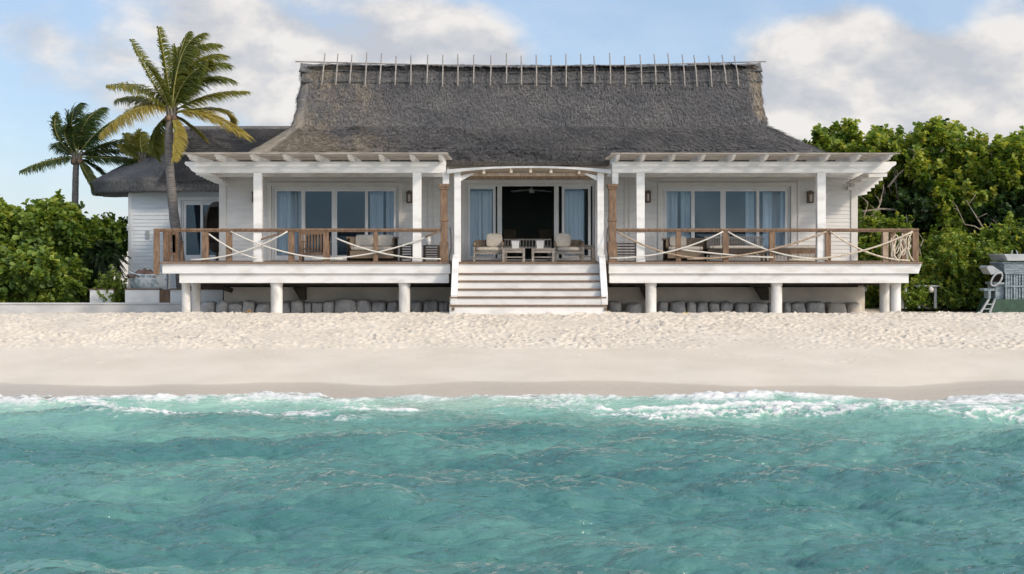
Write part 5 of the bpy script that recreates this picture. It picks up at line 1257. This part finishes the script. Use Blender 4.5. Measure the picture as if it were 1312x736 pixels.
# small finds on the sand
def leaf_obj(name, px, py, Y, w_, mat, label, cat):
    x, z = X(px, Y), Z(py, Y); q = MB()
    for k in range(5):
        a_ = k * 1.25; d = np.array([math.cos(a_), math.sin(a_) * .6, .55 + .2 * math.sin(k * 2)]) * w_; s_ = np.array([-math.sin(a_), math.cos(a_), 0]) * w_ * .35; b = np.array([x, Y, z - .02])
        q.add([b, b + d * .5 + s_, b + d, b + d * .5 - s_], [(0, 1, 2, 3)])
    o = part(name, q, mat, None, origin=(x, Y, z)); md = o.modifiers.new('s', 'SOLIDIFY'); md.thickness = .004
    set_props(o, label, cat)
leaf_obj('fallen_flower', 877.5, 402.5, -1.2, .11, 'yellow', 'small yellow flower lying on the sand below the right deck', 'flower')
leaf_obj('dry_leaf', 318, 401, -1.0, .16, 'dryleaf', 'curled brown dry leaf lying on the sand below the left deck', 'leaf')

# ================================================================ LIGHT, SKY, CAMERA
SUN_EL, SUN_AZ_VEC = 33, (0.76, -0.65)          # sun from the right, a little in front of the facade
sv = Vector((SUN_AZ_VEC[0], SUN_AZ_VEC[1], 0)).normalized() * math.cos(R(SUN_EL)) + Vector((0, 0, math.sin(R(SUN_EL))))
sd = bpy.data.lights.new('sun', 'SUN'); sd.energy = 1.8; sd.angle = R(6.0); sd.color = (1, .86, .69)
so = bpy.data.objects.new('sun', sd); COL.objects.link(so); so.rotation_euler = sv.to_track_quat('Z', 'Y').to_euler(); so.location = (0, 0, 30)

W = bpy.data.worlds.new('World'); scene.world = W; W.use_nodes = True; nt = W.node_tree; nt.nodes.clear()
out = N(nt, 'ShaderNodeOutputWorld'); sky = N(nt, 'ShaderNodeTexSky', sky_type='NISHITA', sun_disc=False)
sky.sun_elevation = R(SUN_EL); sky.sun_rotation = math.atan2(SUN_AZ_VEC[0], SUN_AZ_VEC[1]); sky.air_density = 1.0; sky.dust_density = .4; sky.ozone_density = 2.5
bg = N(nt, 'ShaderNodeBackground', i_Strength=.15)
tn_ = N(nt, 'ShaderNodeMix', data_type='RGBA', blend_type='MULTIPLY'); tn_.inputs[0].default_value = 1; tn_.inputs[7].default_value = (.92, .95, 1.03, 1)
nt.links.new(sky.outputs[0], tn_.inputs[6]); nt.links.new(tn_.outputs[2], bg.inputs[0])
tc = N(nt, 'ShaderNodeTexCoord'); dirv = tc.outputs['Generated']
sx = N(nt, 'ShaderNodeMapping'); sx.inputs['Scale'].default_value = (1, 1, 1.7); nt.links.new(dirv, sx.inputs[0])
def dirof(px, py):
    v = Vector(((px - CX) / F, 1, (HY - py) / F)).normalized(); return (v.x, v.y, v.z * 1.7)
acc = None
def addn(a, b, op='ADD'):
    m_ = N(nt, 'ShaderNodeMath', operation=op); nt.links.new(a, m_.inputs[0])
    if isinstance(b, (int, float)): m_.inputs[1].default_value = b
    else: nt.links.new(b, m_.inputs[1])
    return m_.outputs[0]
blobs = [(470, 70, 190, .42), (330, 110, 150, .34), (590, 60, 90, .36), (250, 20, 120, .30), (90, 90, 100, .20), (190, 150, 80, .16), (620, 110, 110, .30), (30, 40, 60, .22),
         (1085, 55, 100, .50), (1010, 85, 90, .38), (1200, 95, 95, .50), (1285, 75, 70, .42), (1130, 140, 160, .44), (1020, 140, 100, .3), (1290, 150, 130, .38), (1300, 15, 70, .22),
         (760, 30, 120, -.25), (860, 60, 70, -.14), (30, 200, 130, -.18), (1200, 15, 60, -.2), (140, 60, 40, .08)]
for px, py, rd, amt in blobs:
    vd = N(nt, 'ShaderNodeVectorMath', operation='DISTANCE'); nt.links.new(sx.outputs[0], vd.inputs[0]); vd.inputs[1].default_value = dirof(px, py)
    mr = N(nt, 'ShaderNodeMapRange', interpolation_type='SMOOTHERSTEP'); mr.inputs[1].default_value = 0; mr.inputs[2].default_value = rd / F * 1.45; mr.inputs[3].default_value = amt; mr.inputs[4].default_value = 0
    nt.links.new(vd.outputs['Value'], mr.inputs[0]); acc = mr.outputs[0] if acc is None else addn(acc, mr.outputs[0])
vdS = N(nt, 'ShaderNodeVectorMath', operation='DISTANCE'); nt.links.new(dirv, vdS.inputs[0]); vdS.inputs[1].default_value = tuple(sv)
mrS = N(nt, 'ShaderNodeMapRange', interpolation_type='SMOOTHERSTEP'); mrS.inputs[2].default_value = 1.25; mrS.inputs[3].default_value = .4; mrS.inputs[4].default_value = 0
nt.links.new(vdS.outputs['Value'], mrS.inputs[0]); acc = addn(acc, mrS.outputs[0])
n1 = N(nt, 'ShaderNodeTexNoise', i_Scale=13, i_Detail=9, i_Roughness=.56, i_Distortion=.15); nt.links.new(sx.outputs[0], n1.inputs['Vector'])
dens = addn(n1.outputs[0], acc)
mk = N(nt, 'ShaderNodeMapRange', interpolation_type='SMOOTHSTEP'); mk.inputs[1].default_value = .52; mk.inputs[2].default_value = .92; nt.links.new(dens, mk.inputs[0])
# cloud shade: offset sample of the same field towards the light gives lit tops and grey bellies
of = N(nt, 'ShaderNodeVectorMath', operation='ADD'); nt.links.new(sx.outputs[0], of.inputs[0]); of.inputs[1].default_value = (.018, 0, .03)
n2 = N(nt, 'ShaderNodeTexNoise', i_Scale=13, i_Detail=9, i_Roughness=.56, i_Distortion=.15); nt.links.new(of.outputs[0], n2.inputs['Vector'])
df = addn(n1.outputs[0], n2.outputs[0], 'SUBTRACT')
sh = N(nt, 'ShaderNodeMapRange'); sh.inputs[1].default_value = -.14; sh.inputs[2].default_value = .14; nt.links.new(df, sh.inputs[0])
cc_ = ramp(nt, sh.outputs[0], [(0, (.56, .57, .61)), (.4, (.67, .665, .675)), (.8, (.84, .80, .765)), (1, (.90, .86, .82))])
hz_b = N(nt, 'ShaderNodeBackground', i_Strength=.86); hz_b.inputs[0].default_value = (.42, .56, .75, 1)
mh = N(nt, 'ShaderNodeMixShader'); mh.inputs[0].default_value = .6; nt.links.new(bg.outputs[0], mh.inputs[1]); nt.links.new(hz_b.outputs[0], mh.inputs[2])
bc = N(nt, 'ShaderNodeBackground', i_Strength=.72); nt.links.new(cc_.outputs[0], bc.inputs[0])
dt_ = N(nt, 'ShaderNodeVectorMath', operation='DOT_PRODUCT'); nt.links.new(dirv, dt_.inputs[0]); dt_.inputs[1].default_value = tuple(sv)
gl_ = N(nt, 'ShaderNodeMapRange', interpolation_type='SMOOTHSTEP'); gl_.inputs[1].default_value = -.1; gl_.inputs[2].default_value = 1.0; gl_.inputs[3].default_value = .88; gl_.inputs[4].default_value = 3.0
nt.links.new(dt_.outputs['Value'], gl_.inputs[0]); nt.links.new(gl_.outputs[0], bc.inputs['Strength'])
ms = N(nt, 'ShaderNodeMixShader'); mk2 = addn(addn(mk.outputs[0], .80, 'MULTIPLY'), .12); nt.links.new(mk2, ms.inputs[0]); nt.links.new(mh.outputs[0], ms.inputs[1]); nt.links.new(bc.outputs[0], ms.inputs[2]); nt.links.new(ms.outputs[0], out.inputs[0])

cd_ = bpy.data.cameras.new('camera'); cam = bpy.data.objects.new('camera', cd_); COL.objects.link(cam); scene.camera = cam
cam.location = (0, -DIST, EYE); cam.rotation_euler = (R(90), 0, 0)
cd_.sensor_width = 36; cd_.lens = F / 1312 * 36; cd_.shift_y = -(368 - HY) / 1312; cd_.clip_end = 5000; cd_.clip_start = .1
vs_ = scene.view_settings; vs_.view_transform = 'Standard'; vs_.look = 'None'; vs_.gamma = 1; vs_.exposure = .2; vs_.use_curve_mapping = False
scene.render.resolution_x = 1024; scene.render.resolution_y = 574
